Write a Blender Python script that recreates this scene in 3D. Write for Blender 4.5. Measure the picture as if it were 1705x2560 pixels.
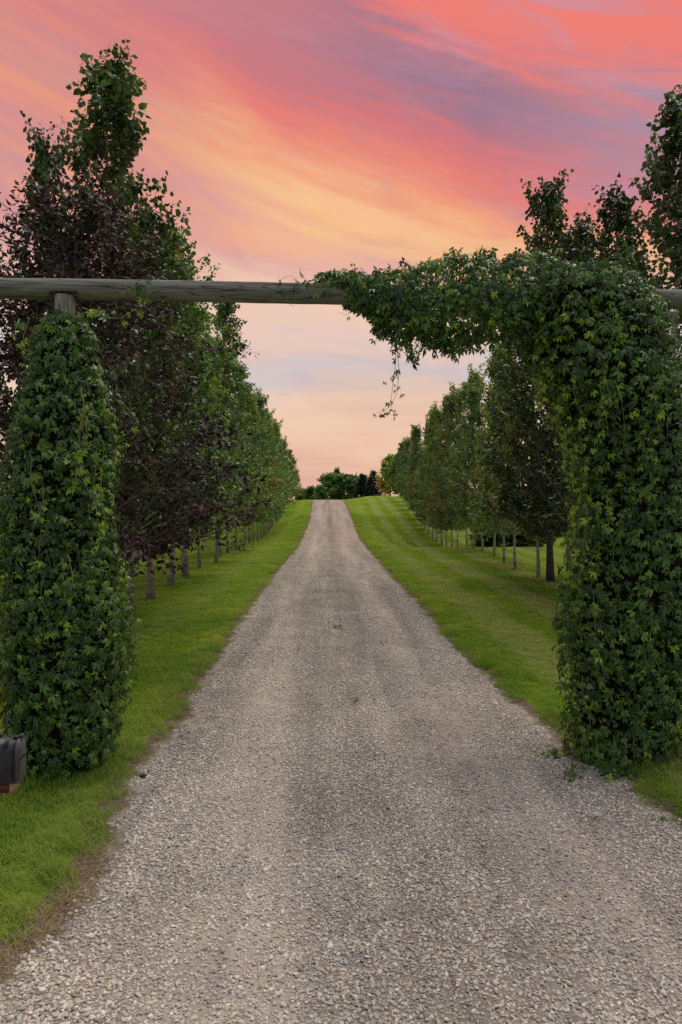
import bpy, math, random
import numpy as np
from mathutils import Matrix, Vector

for o in list(bpy.data.objects):
    bpy.data.objects.remove(o)
S = bpy.context.scene
COL = S.collection
R = math.radians
F, CX, HY, CH = 1750.0, 852.5, 1262.0, 2.2      # focal length, principal column, horizon row (pixels of a 1705 px wide frame), eye height

# ------------------------------------------------------------------ camera
cam_d = bpy.data.cameras.new('camera')
cam = bpy.data.objects.new('camera', cam_d)
COL.objects.link(cam)
cam_d.sensor_fit = 'HORIZONTAL'
cam_d.sensor_width = 36.0
cam_d.lens = F / 1705.0 * 36.0
cam_d.clip_start, cam_d.clip_end = 0.05, 3000
cam.location = (0, 0, CH)
cam.rotation_euler = (R(90) - math.atan(18.0 / F), 0, 0)
S.camera = cam

# ------------------------------------------------------------------ node helpers
class NB:
    """tiny node builder: every method returns an output socket"""
    def __init__(self, nt):
        self.nt = nt
    def new(self, t, **kw):
        n = self.nt.nodes.new(t)
        for k, v in kw.items():
            setattr(n, k, v)
        return n
    def put(self, sock, v):
        if isinstance(v, bpy.types.NodeSocket):
            self.nt.links.new(v, sock)
        elif v is not None:
            sock.default_value = v
    def m(self, op, a, b=None, c=None, clamp=False):
        n = self.new('ShaderNodeMath', operation=op, use_clamp=clamp)
        self.put(n.inputs[0], a)
        if b is not None: self.put(n.inputs[1], b)
        if c is not None: self.put(n.inputs[2], c)
        return n.outputs[0]
    def vec(self, x, y, z):
        n = self.new('ShaderNodeCombineXYZ')
        for i, v in enumerate((x, y, z)): self.put(n.inputs[i], v)
        return n.outputs[0]
    def sep(self, v):
        n = self.new('ShaderNodeSeparateXYZ'); self.put(n.inputs[0], v)
        return n.outputs
    def noise(self, vec=None, scale=5, detail=3, rough=0.5, dist=0.0, color=False):
        n = self.new('ShaderNodeTexNoise')
        if vec is not None: self.put(n.inputs['Vector'], vec)
        n.inputs['Scale'].default_value = scale
        n.inputs['Detail'].default_value = detail
        n.inputs['Roughness'].default_value = rough
        n.inputs['Distortion'].default_value = dist
        return n.outputs['Color' if color else 'Fac']
    def vor(self, vec, scale, feature='F1', out='Color', rnd=1.0):
        n = self.new('ShaderNodeTexVoronoi', feature=feature)
        if vec is not None: self.put(n.inputs['Vector'], vec)
        n.inputs['Scale'].default_value = scale
        n.inputs['Randomness'].default_value = rnd
        return n.outputs[out]
    def ramp(self, f, stops, interp='LINEAR'):
        n = self.new('ShaderNodeValToRGB')
        cr = n.color_ramp; cr.interpolation = interp
        while len(cr.elements) < len(stops): cr.elements.new(0.5)
        for e, (p, c) in zip(cr.elements, stops):
            e.position = p
            e.color = tuple(c) + (1,) if len(c) == 3 else tuple(c)
        self.put(n.inputs[0], f)
        return n.outputs[0]
    def sm(self, v, lo, hi, a=0.0, b=1.0):
        n = self.new('ShaderNodeMapRange', interpolation_type='SMOOTHSTEP')
        self.put(n.inputs[0], v)
        for i, x in enumerate((lo, hi, a, b)): n.inputs[i + 1].default_value = x
        return n.outputs[0]
    def mix(self, f, a, b, mode='MIX'):
        n = self.new('ShaderNodeMix', data_type='RGBA', blend_type=mode)
        self.put(n.inputs[0], f)
        for s, v in ((n.inputs[6], a), (n.inputs[7], b)):
            if isinstance(v, tuple) and len(v) == 3: v = v + (1,)
            self.put(s, v)
        return n.outputs[2]
    def attr(self, name, out='Fac', typ='GEOMETRY'):
        n = self.new('ShaderNodeAttribute', attribute_type=typ); n.attribute_name = name
        return n.outputs[out]
    def bump(self, h, strength=0.5, dist=0.01):
        n = self.new('ShaderNodeBump')
        n.inputs['Strength'].default_value = strength
        n.inputs['Distance'].default_value = dist
        self.put(n.inputs['Height'], h)
        return n.outputs[0]

def srgb(r, g, b):
    f = lambda c: (c / 255 / 12.92) if c <= 10 else ((c / 255 + 0.055) / 1.055) ** 2.4
    return (f(r), f(g), f(b))

def new_mat(name):
    m = bpy.data.materials.new(name); m.use_nodes = True
    m.node_tree.nodes.clear()
    nb = NB(m.node_tree)
    out = nb.new('ShaderNodeOutputMaterial')
    return m, nb, out

def principled(nb, out, base, rough=0.8, spec=0.3, normal=None, metal=0.0):
    p = nb.new('ShaderNodeBsdfPrincipled')
    if isinstance(base, tuple) and len(base) == 3: base = base + (1,)
    nb.put(p.inputs['Base Color'], base)
    nb.put(p.inputs['Roughness'], rough)
    nb.put(p.inputs['Specular IOR Level'], spec)
    nb.put(p.inputs['Metallic'], metal)
    if normal is not None: nb.put(p.inputs['Normal'], normal)
    nb.nt.links.new(p.outputs[0], out.inputs['Surface'])
    return p

# ------------------------------------------------------------------ sky and sun
SUN_EL, SUN_AZ = R(64), R(40)           # veiled sun high to the right of the drive
W = bpy.data.worlds.new('World'); S.world = W; W.use_nodes = True
W.node_tree.nodes.clear()
nb = NB(W.node_tree)
wout = nb.new('ShaderNodeOutputWorld')
tc = nb.new('ShaderNodeTexCoord').outputs['Generated']
dx, dy, dz = nb.sep(tc)
az = nb.m('ARCTAN2', dx, dy)
hor = nb.m('SQRT', nb.m('ADD', nb.m('MULTIPLY', dx, dx), nb.m('MULTIPLY', dy, dy)))
V = nb.m('TANGENT', nb.m('MINIMUM', nb.m('ARCTAN2', dz, hor), 1.35))
# cloud streaks: sloping bands high up, level ones near the horizon
slope = nb.sm(V, 0.22, 0.45, 0.06, 0.37)
# azimuth saturates so that the streak pattern closes smoothly behind the camera
azs = nb.m('SINE', nb.m('MINIMUM', nb.m('MAXIMUM', az, -1.5707), 1.5707))
back = nb.m('COSINE', az)
t0 = nb.m('ADD', V, nb.m('MULTIPLY', slope, azs))
pn = nb.vec(nb.m('MULTIPLY', dx, 1.0), nb.m('MULTIPLY', dy, 1.0), nb.m('MULTIPLY', t0, 2.2))
big = nb.noise(nb.vec(nb.m('MULTIPLY', dx, 2.6), nb.m('MULTIPLY', dy, 2.6), nb.m('MULTIPLY', t0, 4.5)), 1.0, 3, 0.55, 0.5)
streak = nb.noise(nb.vec(nb.m('MULTIPLY', dx, 4.0), nb.m('MULTIPLY', dy, 4.0), nb.m('MULTIPLY', t0, 26.0)), 1.0, 5, 0.6, 0.6)
fine = nb.noise(nb.vec(nb.m('MULTIPLY', dx, 11.0), nb.m('MULTIPLY', dy, 11.0), nb.m('MULTIPLY', t0, 60.0)), 1.0, 4, 0.6, 0.8)
warp = nb.m('ADD', nb.m('MULTIPLY', nb.m('SUBTRACT', big, 0.5), 0.20),
            nb.m('ADD', nb.m('MULTIPLY', nb.m('SUBTRACT', streak, 0.5), 0.13), nb.m('MULTIPLY', nb.m('SUBTRACT', fine, 0.5), 0.08)))
t = nb.m('ADD', t0, warp)
stops = [(-.05, (222, 178, 160)), (.02, (228, 176, 152)), (.08, (243, 204, 170)), (.135, (249, 218, 184)), (.185, (208, 206, 208)),
         (.22, (230, 206, 196)), (.28, (249, 212, 180)), (.335, (228, 172, 164)), (.375, (244, 176, 142)), (.425, (251, 188, 126)),
         (.465, (248, 152, 110)), (.51, (236, 118, 104)), (.56, (214, 106, 110)), (.60, (176, 106, 124)), (.64, (138, 106, 134)),
         (.69, (158, 108, 130)), (.72, (226, 112, 110)), (.77, (247, 116, 101)), (.81, (232, 118, 114)), (.86, (208, 122, 134)), (.92, (226, 126, 126)), (1.0, (168, 130, 156))]
lo, hi = -.05, 1.15
col = nb.ramp(nb.m('DIVIDE', nb.m('SUBTRACT', t, lo), hi - lo), [((p - lo) / (hi - lo), srgb(*[.81 * a_ + .19 * b_ for a_, b_ in zip(c, (228, 178, 172))])) for p, c in stops])
# mauve-grey gaps between the lit streaks
gap = nb.noise(nb.vec(nb.m('MULTIPLY', dx, 3.1), nb.m('MULTIPLY', dy, 3.1), nb.m('MULTIPLY', t0, 9.0)), 1.0, 4, 0.6, 0.7)
gapf = nb.m('MULTIPLY', nb.sm(gap, 0.52, 0.72), nb.sm(V, 0.25, 0.5, 0.35, 0.9))
col = nb.mix(nb.m('MULTIPLY', gapf, 0.62), col, srgb(178, 140, 158))
# overhead and behind: the glow gives way to plain grey-blue evening sky with faint pink veils
cool = nb.mix(nb.sm(gap, 0.35, 0.75), srgb(176, 186, 206), srgb(200, 190, 200))
brk = nb.m('MULTIPLY', nb.sm(azs, .16, -.12), nb.m('MULTIPLY', nb.sm(t, .56, .62), nb.sm(t, .74, .68)))
col = nb.mix(nb.m('MULTIPLY', brk, .6), col, srgb(216, 126, 128))
veil = nb.noise(nb.vec(nb.m('MULTIPLY', dx, 5.5), nb.m('MULTIPLY', dy, 5.5), nb.m('MULTIPLY', t0, 17.0)), 1.0, 5, .62, 1.0)
col = nb.mix(nb.m('MULTIPLY', nb.m('MULTIPLY', nb.sm(veil, .46, .68), nb.sm(t0, .58, .74)), .72), col, srgb(204, 146, 162))
gl = nb.m('ADD', nb.m('POWER', nb.m('DIVIDE', nb.m('SUBTRACT', azs, .02), .17), 2.0), nb.m('POWER', nb.m('DIVIDE', nb.m('SUBTRACT', t0, .425), .075), 2.0))
glow = nb.m('MULTIPLY', nb.m('EXPONENT', nb.m('MULTIPLY', gl, -1.0)), nb.m('MULTIPLY', nb.sm(streak, .30, .62), nb.sm(dy, .0, .3)))
col = nb.mix(nb.m('MULTIPLY', glow, .62), col, srgb(254, 214, 158))
pinkl = nb.m('MULTIPLY', nb.sm(azs, -.06, -.36), nb.sm(V, .22, .40))
col = nb.mix(nb.m('MULTIPLY', pinkl, .78), col, nb.mix(nb.sm(streak, .35, .7), srgb(204, 132, 140), srgb(232, 146, 124)))
pinkr = nb.m('MULTIPLY', nb.sm(azs, .16, .42), nb.m('MULTIPLY', nb.sm(V, .30, .42), nb.sm(t0, .78, .66)))
col = nb.mix(nb.m('MULTIPLY', pinkr, .6), col, nb.mix(nb.sm(streak, .38, .66), srgb(176, 150, 172), srgb(226, 138, 134)))
wback = nb.m('MAXIMUM', nb.sm(back, 0.72, -0.15), nb.sm(V, 0.85, 1.9))
col = nb.mix(wback, col, cool)
sky = nb.new('ShaderNodeTexSky', sky_type='NISHITA')
sky.sun_disc = False
sky.sun_elevation = SUN_EL
sky.sun_rotation = SUN_AZ
bg1 = nb.new('ShaderNodeBackground'); nb.put(bg1.inputs[0], col); bg1.inputs[1].default_value = 0.83
bg2 = nb.new('ShaderNodeBackground'); nb.put(bg2.inputs[0], sky.outputs[0]); bg2.inputs[1].default_value = 0.05
mx = nb.new('ShaderNodeMixShader'); mx.inputs[0].default_value = 0.04
W.node_tree.links.new(bg1.outputs[0], mx.inputs[1]); W.node_tree.links.new(bg2.outputs[0], mx.inputs[2])
W.node_tree.links.new(mx.outputs[0], wout.inputs['Surface'])

sun_d = bpy.data.lights.new('sun', 'SUN'); sun_d.energy = 2.5; sun_d.angle = R(55); sun_d.color = (1.0, 0.92, 0.82)
sun = bpy.data.objects.new('sun', sun_d); COL.objects.link(sun)
sd = Vector((math.sin(SUN_AZ) * math.cos(SUN_EL), math.cos(SUN_AZ) * math.cos(SUN_EL), math.sin(SUN_EL)))
sun.rotation_euler = sd.to_track_quat('Z', 'Y').to_euler()

S.view_settings.view_transform = 'Standard'; S.view_settings.look = 'None'
S.view_settings.exposure = 0.27; S.view_settings.gamma = 1.0
S.view_settings.use_curve_mapping = False
S.render.engine = 'CYCLES'
S.cycles.max_bounces = 8; S.cycles.diffuse_bounces = 4; S.cycles.transmission_bounces = 4; S.cycles.transparent_max_bounces = 8
S.cycles.use_denoising = False

# ------------------------------------------------------------------ mesh helpers
def mesh_np(name, verts, faces, mats=None, attrs=None, smooth=False, mat_idx=None):
    verts = np.asarray(verts, np.float32); faces = np.asarray(faces, np.int32)
    me = bpy.data.meshes.new(name)
    n, k = faces.shape
    me.vertices.add(len(verts)); me.vertices.foreach_set('co', verts.ravel())
    me.loops.add(n * k); me.loops.foreach_set('vertex_index', faces.ravel())
    me.polygons.add(n); me.polygons.foreach_set('loop_start', np.arange(0, n * k, k, dtype=np.int32))
    if smooth: me.polygons.foreach_set('use_smooth', np.ones(n, bool))
    for m in (mats or []): me.materials.append(m)
    if mat_idx is not None: me.polygons.foreach_set('material_index', np.asarray(mat_idx, np.int32))
    for an, av in (attrs or {}).items():
        av = np.asarray(av, np.float32)
        if av.ndim == 1:
            a = me.attributes.new(an, 'FLOAT', 'POINT'); a.data.foreach_set('value', av)
        else:
            a = me.attributes.new(an, 'FLOAT_VECTOR', 'POINT'); a.data.foreach_set('vector', av.ravel())
    me.update(calc_edges=True)
    return me

def add(name, data, parent=None, loc=None, **props):
    o = bpy.data.objects.new(name, data); COL.objects.link(o)
    if parent is not None: o.parent = parent
    if loc is not None: o.location = loc
    for k, v in props.items(): o[k] = v
    return o

class Acc:
    """collects triangles"""
    def __init__(self): self.v, self.f, self.n, self.a = [], [], 0, []
    def add(self, v, f, a=None):
        v = np.asarray(v, float); f = np.asarray(f, int)
        if f.shape[1] == 4: f = np.vstack([f[:, [0, 1, 2]], f[:, [0, 2, 3]]])
        self.v.append(v); self.f.append(f + self.n); self.n += len(v)
        self.a.append(np.zeros(len(v)) if a is None else np.broadcast_to(a, len(v)))
    def mesh(self, name, mats, smooth=False, attr=None):
        at = {attr: np.concatenate(self.a)} if attr else None
        return mesh_np(name, np.vstack(self.v), np.vstack(self.f), mats, at, smooth)

def tube(path, rad, ns=6, cap=True):
    path = np.asarray(path, float); n = len(path)
    rad = np.broadcast_to(rad, n)
    tan = np.gradient(path, axis=0); tan /= np.linalg.norm(tan, axis=1)[:, None] + 1e-9
    ref = np.array([0, 0, 1.0]) if abs(tan[0, 2]) < 0.8 else np.array([1.0, 0, 0])
    V_ = []
    for i in range(n):
        s = np.cross(tan[i], ref); s /= np.linalg.norm(s) + 1e-9
        u = np.cross(s, tan[i])
        a = np.linspace(0, 2 * np.pi, ns, endpoint=False)
        V_.append(path[i] + rad[i] * (np.cos(a)[:, None] * s + np.sin(a)[:, None] * u))
    V_ = np.vstack(V_); fs = []
    for i in range(n - 1):
        for j in range(ns):
            a, b = i * ns + j, i * ns + (j + 1) % ns
            fs.append((a, b, b + ns, a + ns))
    fs = np.array(fs); fs = np.vstack([fs[:, [0, 1, 2]], fs[:, [0, 2, 3]]])
    if cap:
        V_ = np.vstack([V_, path[:1], path[-1:]]); c0, c1 = n * ns, n * ns + 1
        ex = [(c0, (j + 1) % ns, j) for j in range(ns)] + [(c1, (n - 1) * ns + j, (n - 1) * ns + (j + 1) % ns) for j in range(ns)]
        fs = np.vstack([fs, ex])
    return V_, fs

def unit(a): return a / (np.linalg.norm(a, axis=-1, keepdims=True) + 1e-9)

def scatter(tv, tf, pos, d, nrm, scale):
    """template (side, along, normal) copied to every position"""
    d = unit(d); s = unit(np.cross(d, nrm)); n = np.cross(s, d)
    N = len(pos); k = len(tv)
    scale = np.broadcast_to(scale, N)
    v = pos[:, None, :] + scale[:, None, None] * (tv[None, :, 0, None] * s[:, None] + tv[None, :, 1, None] * d[:, None] + tv[None, :, 2, None] * n[:, None])
    f = tf[None] + (np.arange(N) * k)[:, None, None]
    return v.reshape(-1, 3), f.reshape(-1, tf.shape[1])

# smooth value noise for shapes
_rs = np.random.RandomState(7); _tab = _rs.rand(256, 256)
def vnoise(x, y):
    x = np.asarray(x, float); y = np.asarray(y, float)
    xi, yi = np.floor(x).astype(int), np.floor(y).astype(int)
    fx, fy = x - xi, y - yi; fx = fx * fx * (3 - 2 * fx); fy = fy * fy * (3 - 2 * fy)
    g = lambda a, b: _tab[a % 256, b % 256]
    return (g(xi, yi) * (1 - fx) + g(xi + 1, yi) * fx) * (1 - fy) + (g(xi, yi + 1) * (1 - fx) + g(xi + 1, yi + 1) * fx) * fy - 0.5

# ------------------------------------------------------------------ terrain
_ty = np.arange(-60, 800, 0.5)
def _smooth(tab, w=9):
    z = np.interp(_ty, [p[0] for p in tab], [p[1] for p in tab]); k = np.hanning(w + 2)[1:-1]; k /= k.sum()
    return np.convolve(np.pad(z, w // 2, mode='edge'), k, mode='valid')
_road = _smooth([(-60, 0), (36, 0), (42, .13), (50, .46), (58, .98), (66, 1.62), (74, 2.25), (80, 2.6), (85.5, 2.82), (91, 2.84), (98, 2.65), (115, 2.0), (140, 1.2), (800, .5)], 13)
_right = _smooth([(-60, 0), (30, 0), (34.5, .03), (37, -.26), (42, -.72), (47, -.72), (52, -.58), (57, -.36), (66, 0), (78, .32), (90, .5), (110, .4), (140, 0), (800, 0)], 7)
_left = _smooth([(-60, 0), (30, 0), (37, -.06), (45, -.44), (51, -.56), (59, -.7), (70, -.4), (86, -.1), (140, 0), (800, 0)], 9)
def sstep(x, a, b):
    t_ = np.clip((x - a) / (b - a), 0, 1); return t_ * t_ * (3 - 2 * t_)
_XL = [(-20, -12), (-6, -6), (0, -2.7), (2.4, -1.84), (3.0, -1.69), (3.3, -1.60), (3.5, -1.52), (3.9, -1.50), (4.2, -1.45), (4.45, -1.47), (4.65, -1.53), (4.95, -1.62), (5.2, -1.58), (5.5, -1.72), (6.2, -1.68), (6.8, -1.62), (7.4, -1.57), (7.9, -1.72), (9.6, -1.70), (12.7, -1.84), (18.7, -2.05), (27.4, -2.14), (35, -2.22), (45, -2.4), (58, -2.58), (72, -2.95), (86, -3.45), (120, -4.9)]
_XR = [(-20, 12), (-6, 7), (0, 4.2), (2.4, 3.4), (3.5, 2.75), (4.2, 2.5), (4.86, 2.34), (5.3, 2.28), (5.7, 2.32), (5.95, 2.35), (6.1, 2.02), (6.4, 2.0), (6.9, 2.06), (7.4, 1.96), (8.9, 1.85), (10.75, 1.78), (15.4, 1.69), (22, 1.58), (35, 1.30), (45, 1.13), (58, .92), (72, .52), (86, .05), (120, -1.3)]
def XL(y): return np.interp(y, *zip(*_XL)) + .07 * vnoise(np.asarray(y) * 1.6, 3.3) + .10 * vnoise(np.asarray(y) * 5, 9.3) + .05 * vnoise(np.asarray(y) * 13, 5.7)
def XR(y): return np.interp(y, *zip(*_XR)) + .10 * vnoise(np.asarray(y) * 1.6, 23.3) + .10 * vnoise(np.asarray(y) * 5, 49.3) + .05 * vnoise(np.asarray(y) * 13, 15.7)
def XC(y): return (np.interp(y, *zip(*_XL)) + np.interp(y, *zip(*_XR))) / 2
def ZG(x, y):
    x = np.asarray(x, float); y = np.asarray(y, float)
    z = np.interp(y, _ty, _road)
    o = x - XC(y)
    z = z + np.interp(y, _ty, _right) * sstep(o, 2.0, 6.0) + np.interp(y, _ty, _left) * sstep(-o, 2.0, 4.5)
    z = z + 0.10 * vnoise(x * .22, y * .22) * sstep(np.abs(o), 2.2, 5.0)
    z = z + .035 * sstep(np.maximum(XL(y) - x, x - XR(y)), .0, .35)      # lawn stands a little above the gravel
    return z

def at(px, py, Y):
    """point at distance Y seen at pixel (px, py) of the full-size frame"""
    return np.array([(px - CX) / F * Y, Y, CH + (HY - py) / F * Y])

# ------------------------------------------------------------------ materials
def lawn_colour(nb):
    g = nb.new('ShaderNodeNewGeometry').outputs['Position']
    x, y, z = nb.sep(g)
    big = nb.noise(g, 0.35, 4, 0.6)
    med = nb.noise(g, 1.7, 3, 0.6)
    fin = nb.noise(g, 9.0, 2, 0.6)
    f = nb.m('ADD', nb.m('MULTIPLY', big, 0.55), nb.m('ADD', nb.m('MULTIPLY', med, 0.3), nb.m('MULTIPLY', fin, 0.15)))
    c = nb.ramp(f, [(.34, (.090, .225, .014)), (.44, (.180, .320, .020)), (.53, (.250, .375, .028)), (.64, (.420, .430, .048))])
    # mower passes parallel to the drive; light on the bent blades put into colour
    sx = nb.m('ADD', x, nb.m('MULTIPLY', y, 0.016))
    wob = nb.m('MULTIPLY', nb.noise(g, 0.25, 2), 0.9)
    st = nb.m('SINE', nb.m('MULTIPLY', nb.m('ADD', sx, wob), 4.1))
    sf = nb.m('MULTIPLY', nb.sm(st, -.5, .5), nb.sm(x, 1.5, 3.2, 0.3, 0.9))
    c = nb.mix(nb.m('MULTIPLY', sf, 0.9), c, nb.mix(.7, c, (.44, .45, .17)))
    return c, g

mat_ground, nb, out = new_mat('lawn_soil')
c, g = lawn_colour(nb)
blade = nb.noise(g, 60, 3, 0.7)
c = nb.mix(nb.m('MULTIPLY', nb.sm(blade, .35, .6), .55), c, nb.mix(.6, c, (.03, .05, .008)))
c = nb.mix(.38, c, (.03, .05, .008))
principled(nb, out, c, 1.0, 0.0, nb.bump(nb.noise(g, 45, 4, 0.7), 0.8, 0.03))

mat_grass, nb, out = new_mat('grass_blade')
c, g = lawn_colour(nb)
rnd = nb.new('ShaderNodeObjectInfo').outputs['Random']
c = nb.mix(nb.m('MULTIPLY', rnd, .35), c, nb.mix(.5, c, (.20, .24, .05)))
tip = nb.attr('tip')
c = nb.mix(nb.m('MULTIPLY', nb.m('MULTIPLY', tip, tip), .5), c, (.38, .42, .15))
dif = nb.new('ShaderNodeBsdfDiffuse'); nb.put(dif.inputs[0], c)
trn = nb.new('ShaderNodeBsdfTranslucent'); nb.put(trn.inputs[0], c)
mxs = nb.new('ShaderNodeMixShader'); mxs.inputs[0].default_value = .4
nb.nt.links.new(dif.outputs[0], mxs.inputs[1]); nb.nt.links.new(trn.outputs[0], mxs.inputs[2])
nb.nt.links.new(mxs.outputs[0], out.inputs['Surface'])

mat_straw, nb, out = new_mat('dry_straw')
rnd = nb.new('ShaderNodeObjectInfo').outputs['Random']
principled(nb, out, nb.ramp(rnd, [(0, (.13, .09, .05)), (.6, (.27, .20, .11)), (1, (.42, .34, .20))]), .8, .2)

STONE = [(0, (0.328, 0.286, 0.225)), (0.14, (0.58, 0.508, 0.401)), (0.28, (0.416, 0.387, 0.345)), (0.42, (0.656, 0.552, 0.412)), (0.53, (0.151, 0.152, 0.147)), (0.62, (0.542, 0.476, 0.412)), (0.74, (0.757, 0.692, 0.576)), (0.85, (0.328, 0.324, 0.306)), (0.93, (0.825, 0.838, 0.738)), (1, (0.58, 0.419, 0.287))]
def drive_wear(nb):
    p = nb.new('ShaderNodeNewGeometry').outputs['Position']
    x, y, z = nb.sep(p)
    lane = nb.noise(nb.vec(nb.m('MULTIPLY', nb.m('ADD', x, nb.m('MULTIPLY', y, .016)), 2.1), nb.m('MULTIPLY', y, .10), 0.0), 1.0, 3, .6, .4)
    patch = nb.noise(p, 1.1, 4, .6, .5)
    f = nb.m('ADD', nb.m('MULTIPLY', lane, .62), nb.m('MULTIPLY', patch, .38))
    return nb.ramp(f, [(.36, (.60, .595, .60)), (.50, (.80, .80, .805)), (.62, (1.0, .985, .965))])
mat_stone, nb, out = new_mat('gravel_stone')
rnd = nb.new('ShaderNodeObjectInfo').outputs['Random']
g = nb.new('ShaderNodeTexCoord').outputs['Object']
c = nb.ramp(rnd, STONE)
c = nb.mix(nb.m('MULTIPLY', nb.noise(g, 2.2, 3), .5), c, nb.mix(.45, c, (.48, .42, .34)))
c = nb.mix(1.0, c, drive_wear(nb), 'MULTIPLY')
principled(nb, out, c, .85, .25, nb.bump(nb.noise(g, 3.5, 3), .25, .1))

mat_drive, nb, out = new_mat('gravel_bed')
g = nb.new('ShaderNodeNewGeometry').outputs['Position']
gx, gy, gz = nb.sep(g)
e = nb.attr('edge')               # metres inward from the gravel's edge
u = nb.attr('across')             # -1 .. 1 across the drive
# pebbles of the receding bed
vc = nb.vor(g, 52, 'F1', 'Color'); vd = nb.vor(g, 52, 'F1', 'Distance')
cell = nb.sep(vc)[0]
peb = nb.ramp(cell, STONE)
vc2 = nb.vor(g, 21, 'F1', 'Color'); cell2 = nb.sep(vc2)[0]
peb2 = nb.ramp(cell2, STONE)
big = nb.noise(g, 1.3, 5, .65)
dust = nb.ramp(nb.noise(g, 7, 4, .65), [(.3, (.32, .275, .22)), (.7, (.50, .435, .355))])
grit = nb.vor(g, 150, 'F1', 'Color'); gritc = nb.ramp(nb.sep(grit)[0], STONE)
dust = nb.mix(nb.sm(gy, 14, 6, 0, .55), dust, gritc)
far = nb.sm(gy, 8, 20)
pebc = nb.mix(far, peb, peb2)
gap_ = nb.sm(vd, .38, .62)
pebc = nb.mix(nb.m('MULTIPLY', gap_, .6), pebc, (.10, .082, .066))
c = nb.mix(nb.sm(big, .38, .64, .45, .9), dust, pebc)
c = nb.mix(nb.sm(gy, 40, 5, .10, .5), c, nb.mix(.75, c, (.13, .108, .085)))
# wheel tracks: packed and a little paler; the crown and the verge keep loose stone
trk = nb.m('ABSOLUTE', nb.m('SUBTRACT', nb.m('ABSOLUTE', u), .46))
trn_ = nb.m('ADD', trk, nb.m('MULTIPLY', nb.m('SUBTRACT', nb.noise(g, .8, 3), .5), .25))
c = nb.mix(nb.m('MULTIPLY', nb.sm(trn_, .26, .02), .34), c, (.56, .49, .42))
cen = nb.m('ADD', nb.m('ABSOLUTE', u), nb.m('MULTIPLY', nb.m('SUBTRACT', nb.noise(nb.vec(gx, nb.m('MULTIPLY', gy, .3), 0.0), 2.2, 3), .5), .3))
c = nb.mix(nb.m('MULTIPLY', nb.sm(cen, .14, .02), .35), c, (.17, .145, .125))
# bare soil with rotted straw along the verge
ev = nb.m('ADD', e, nb.m('MULTIPLY', nb.m('SUBTRACT', nb.noise(g, 3.5, 4, .7), .5), .5))
soil = nb.ramp(nb.noise(g, 30, 4, .7), [(.3, (.075, .053, .036)), (.55, (.145, .108, .075)), (.75, (.23, .18, .12))])
c = nb.mix(nb.sm(gy, 18, 50, 0, .45), c, nb.mix(1.0, c, (.80, .70, .64, 1), 'MULTIPLY'))
c = nb.mix(nb.sm(ev, .08, -.06), c, soil)
c = nb.mix(1.0, c, drive_wear(nb), 'MULTIPLY')
h = nb.m('ADD', nb.m('MULTIPLY', nb.m('SUBTRACT', .6, vd), 1.0), nb.m('MULTIPLY', nb.noise(g, 90, 3, .7), .4))
principled(nb, out, c, .92, .18, nb.bump(h, .9, .012))

def leaf_mat(name, dark, mid, light, autumn, rough=.42, spec=.45, transl=.28, tint=True):
    m, nb, out = new_mat(name)
    r = nb.attr('rnd'); a = nb.attr('age')
    c = nb.ramp(r, [(0, dark), (.55, mid), (1, light)])
    c = nb.mix(a, c, autumn)
    if tint:
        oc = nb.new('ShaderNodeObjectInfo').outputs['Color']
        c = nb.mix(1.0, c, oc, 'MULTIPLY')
    geo = nb.new('ShaderNodeNewGeometry')
    under = nb.mix(geo.outputs['Backfacing'], c, nb.mix(.35, c, (.20, .24, .15)))
    p = nb.new('ShaderNodeBsdfPrincipled')
    nb.put(p.inputs['Base Color'], under); p.inputs['Roughness'].default_value = rough
    p.inputs['Specular IOR Level'].default_value = spec
    tr = nb.new('ShaderNodeBsdfTranslucent'); nb.put(tr.inputs[0], nb.mix(.5, c, nb.mix(1.0, c, (1.7, 1.9, .6, 1), 'MULTIPLY')))
    ms = nb.new('ShaderNodeMixShader'); ms.inputs[0].default_value = transl
    nb.nt.links.new(p.outputs[0], ms.inputs[1]); nb.nt.links.new(tr.outputs[0], ms.inputs[2])
    nb.nt.links.new(ms.outputs[0], out.inputs['Surface'])
    return m
mat_aspen = leaf_mat('aspen_leaf', (.022, .060, .008), (.075, .155, .016), (.175, .275, .034), (.36, .20, .03), .38, .45)
mat_purple = leaf_mat('purple_leaf', (.011, .003, .005), (.026, .005, .009), (.055, .012, .016), (.075, .072, .022), .5, .18, .13)
mat_creeper = leaf_mat('creeper_leaf', (.008, .030, .005), (.040, .108, .012), (.125, .240, .034), (.30, .44, .02), .38, .42, .16, tint=False)
mat_spruce = leaf_mat('spruce_needle', (.012, .030, .020), (.020, .045, .030), (.035, .065, .045), (.05, .07, .03), .6, .2, .1)

mat_bark, nb, out = new_mat('aspen_bark')
g = nb.new('ShaderNodeTexCoord').outputs['Object']
x, y, z = nb.sep(g)
n1 = nb.noise(nb.vec(nb.m('MULTIPLY', x, 6), nb.m('MULTIPLY', y, 6), nb.m('MULTIPLY', z, 22)), 1.0, 4, .65)
n2 = nb.noise(g, 9, 3)
c = nb.ramp(n1, [(.34, (.05, .045, .04)), (.43, (.26, .24, .20)), (.60, (.46, .435, .37)), (.8, (.56, .53, .47))])
c = nb.mix(nb.m('MULTIPLY', nb.sm(n2, .45, .7), .6), c, (.12, .12, .09))
oc = nb.new('ShaderNodeObjectInfo').outputs['Color']
c = nb.mix(1.0, c, oc, 'MULTIPLY')
principled(nb, out, c, .85, .2, nb.bump(n1, .6, .02))
mat_twig, nb, out = new_mat('dark_bark')
g = nb.new('ShaderNodeTexCoord').outputs['Object']
principled(nb, out, nb.ramp(nb.noise(g, 12, 3), [(.3, (.06, .05, .045)), (.7, (.16, .14, .13))]), .85, .2)
mat_stem, nb, out = new_mat('creeper_stem')
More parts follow.
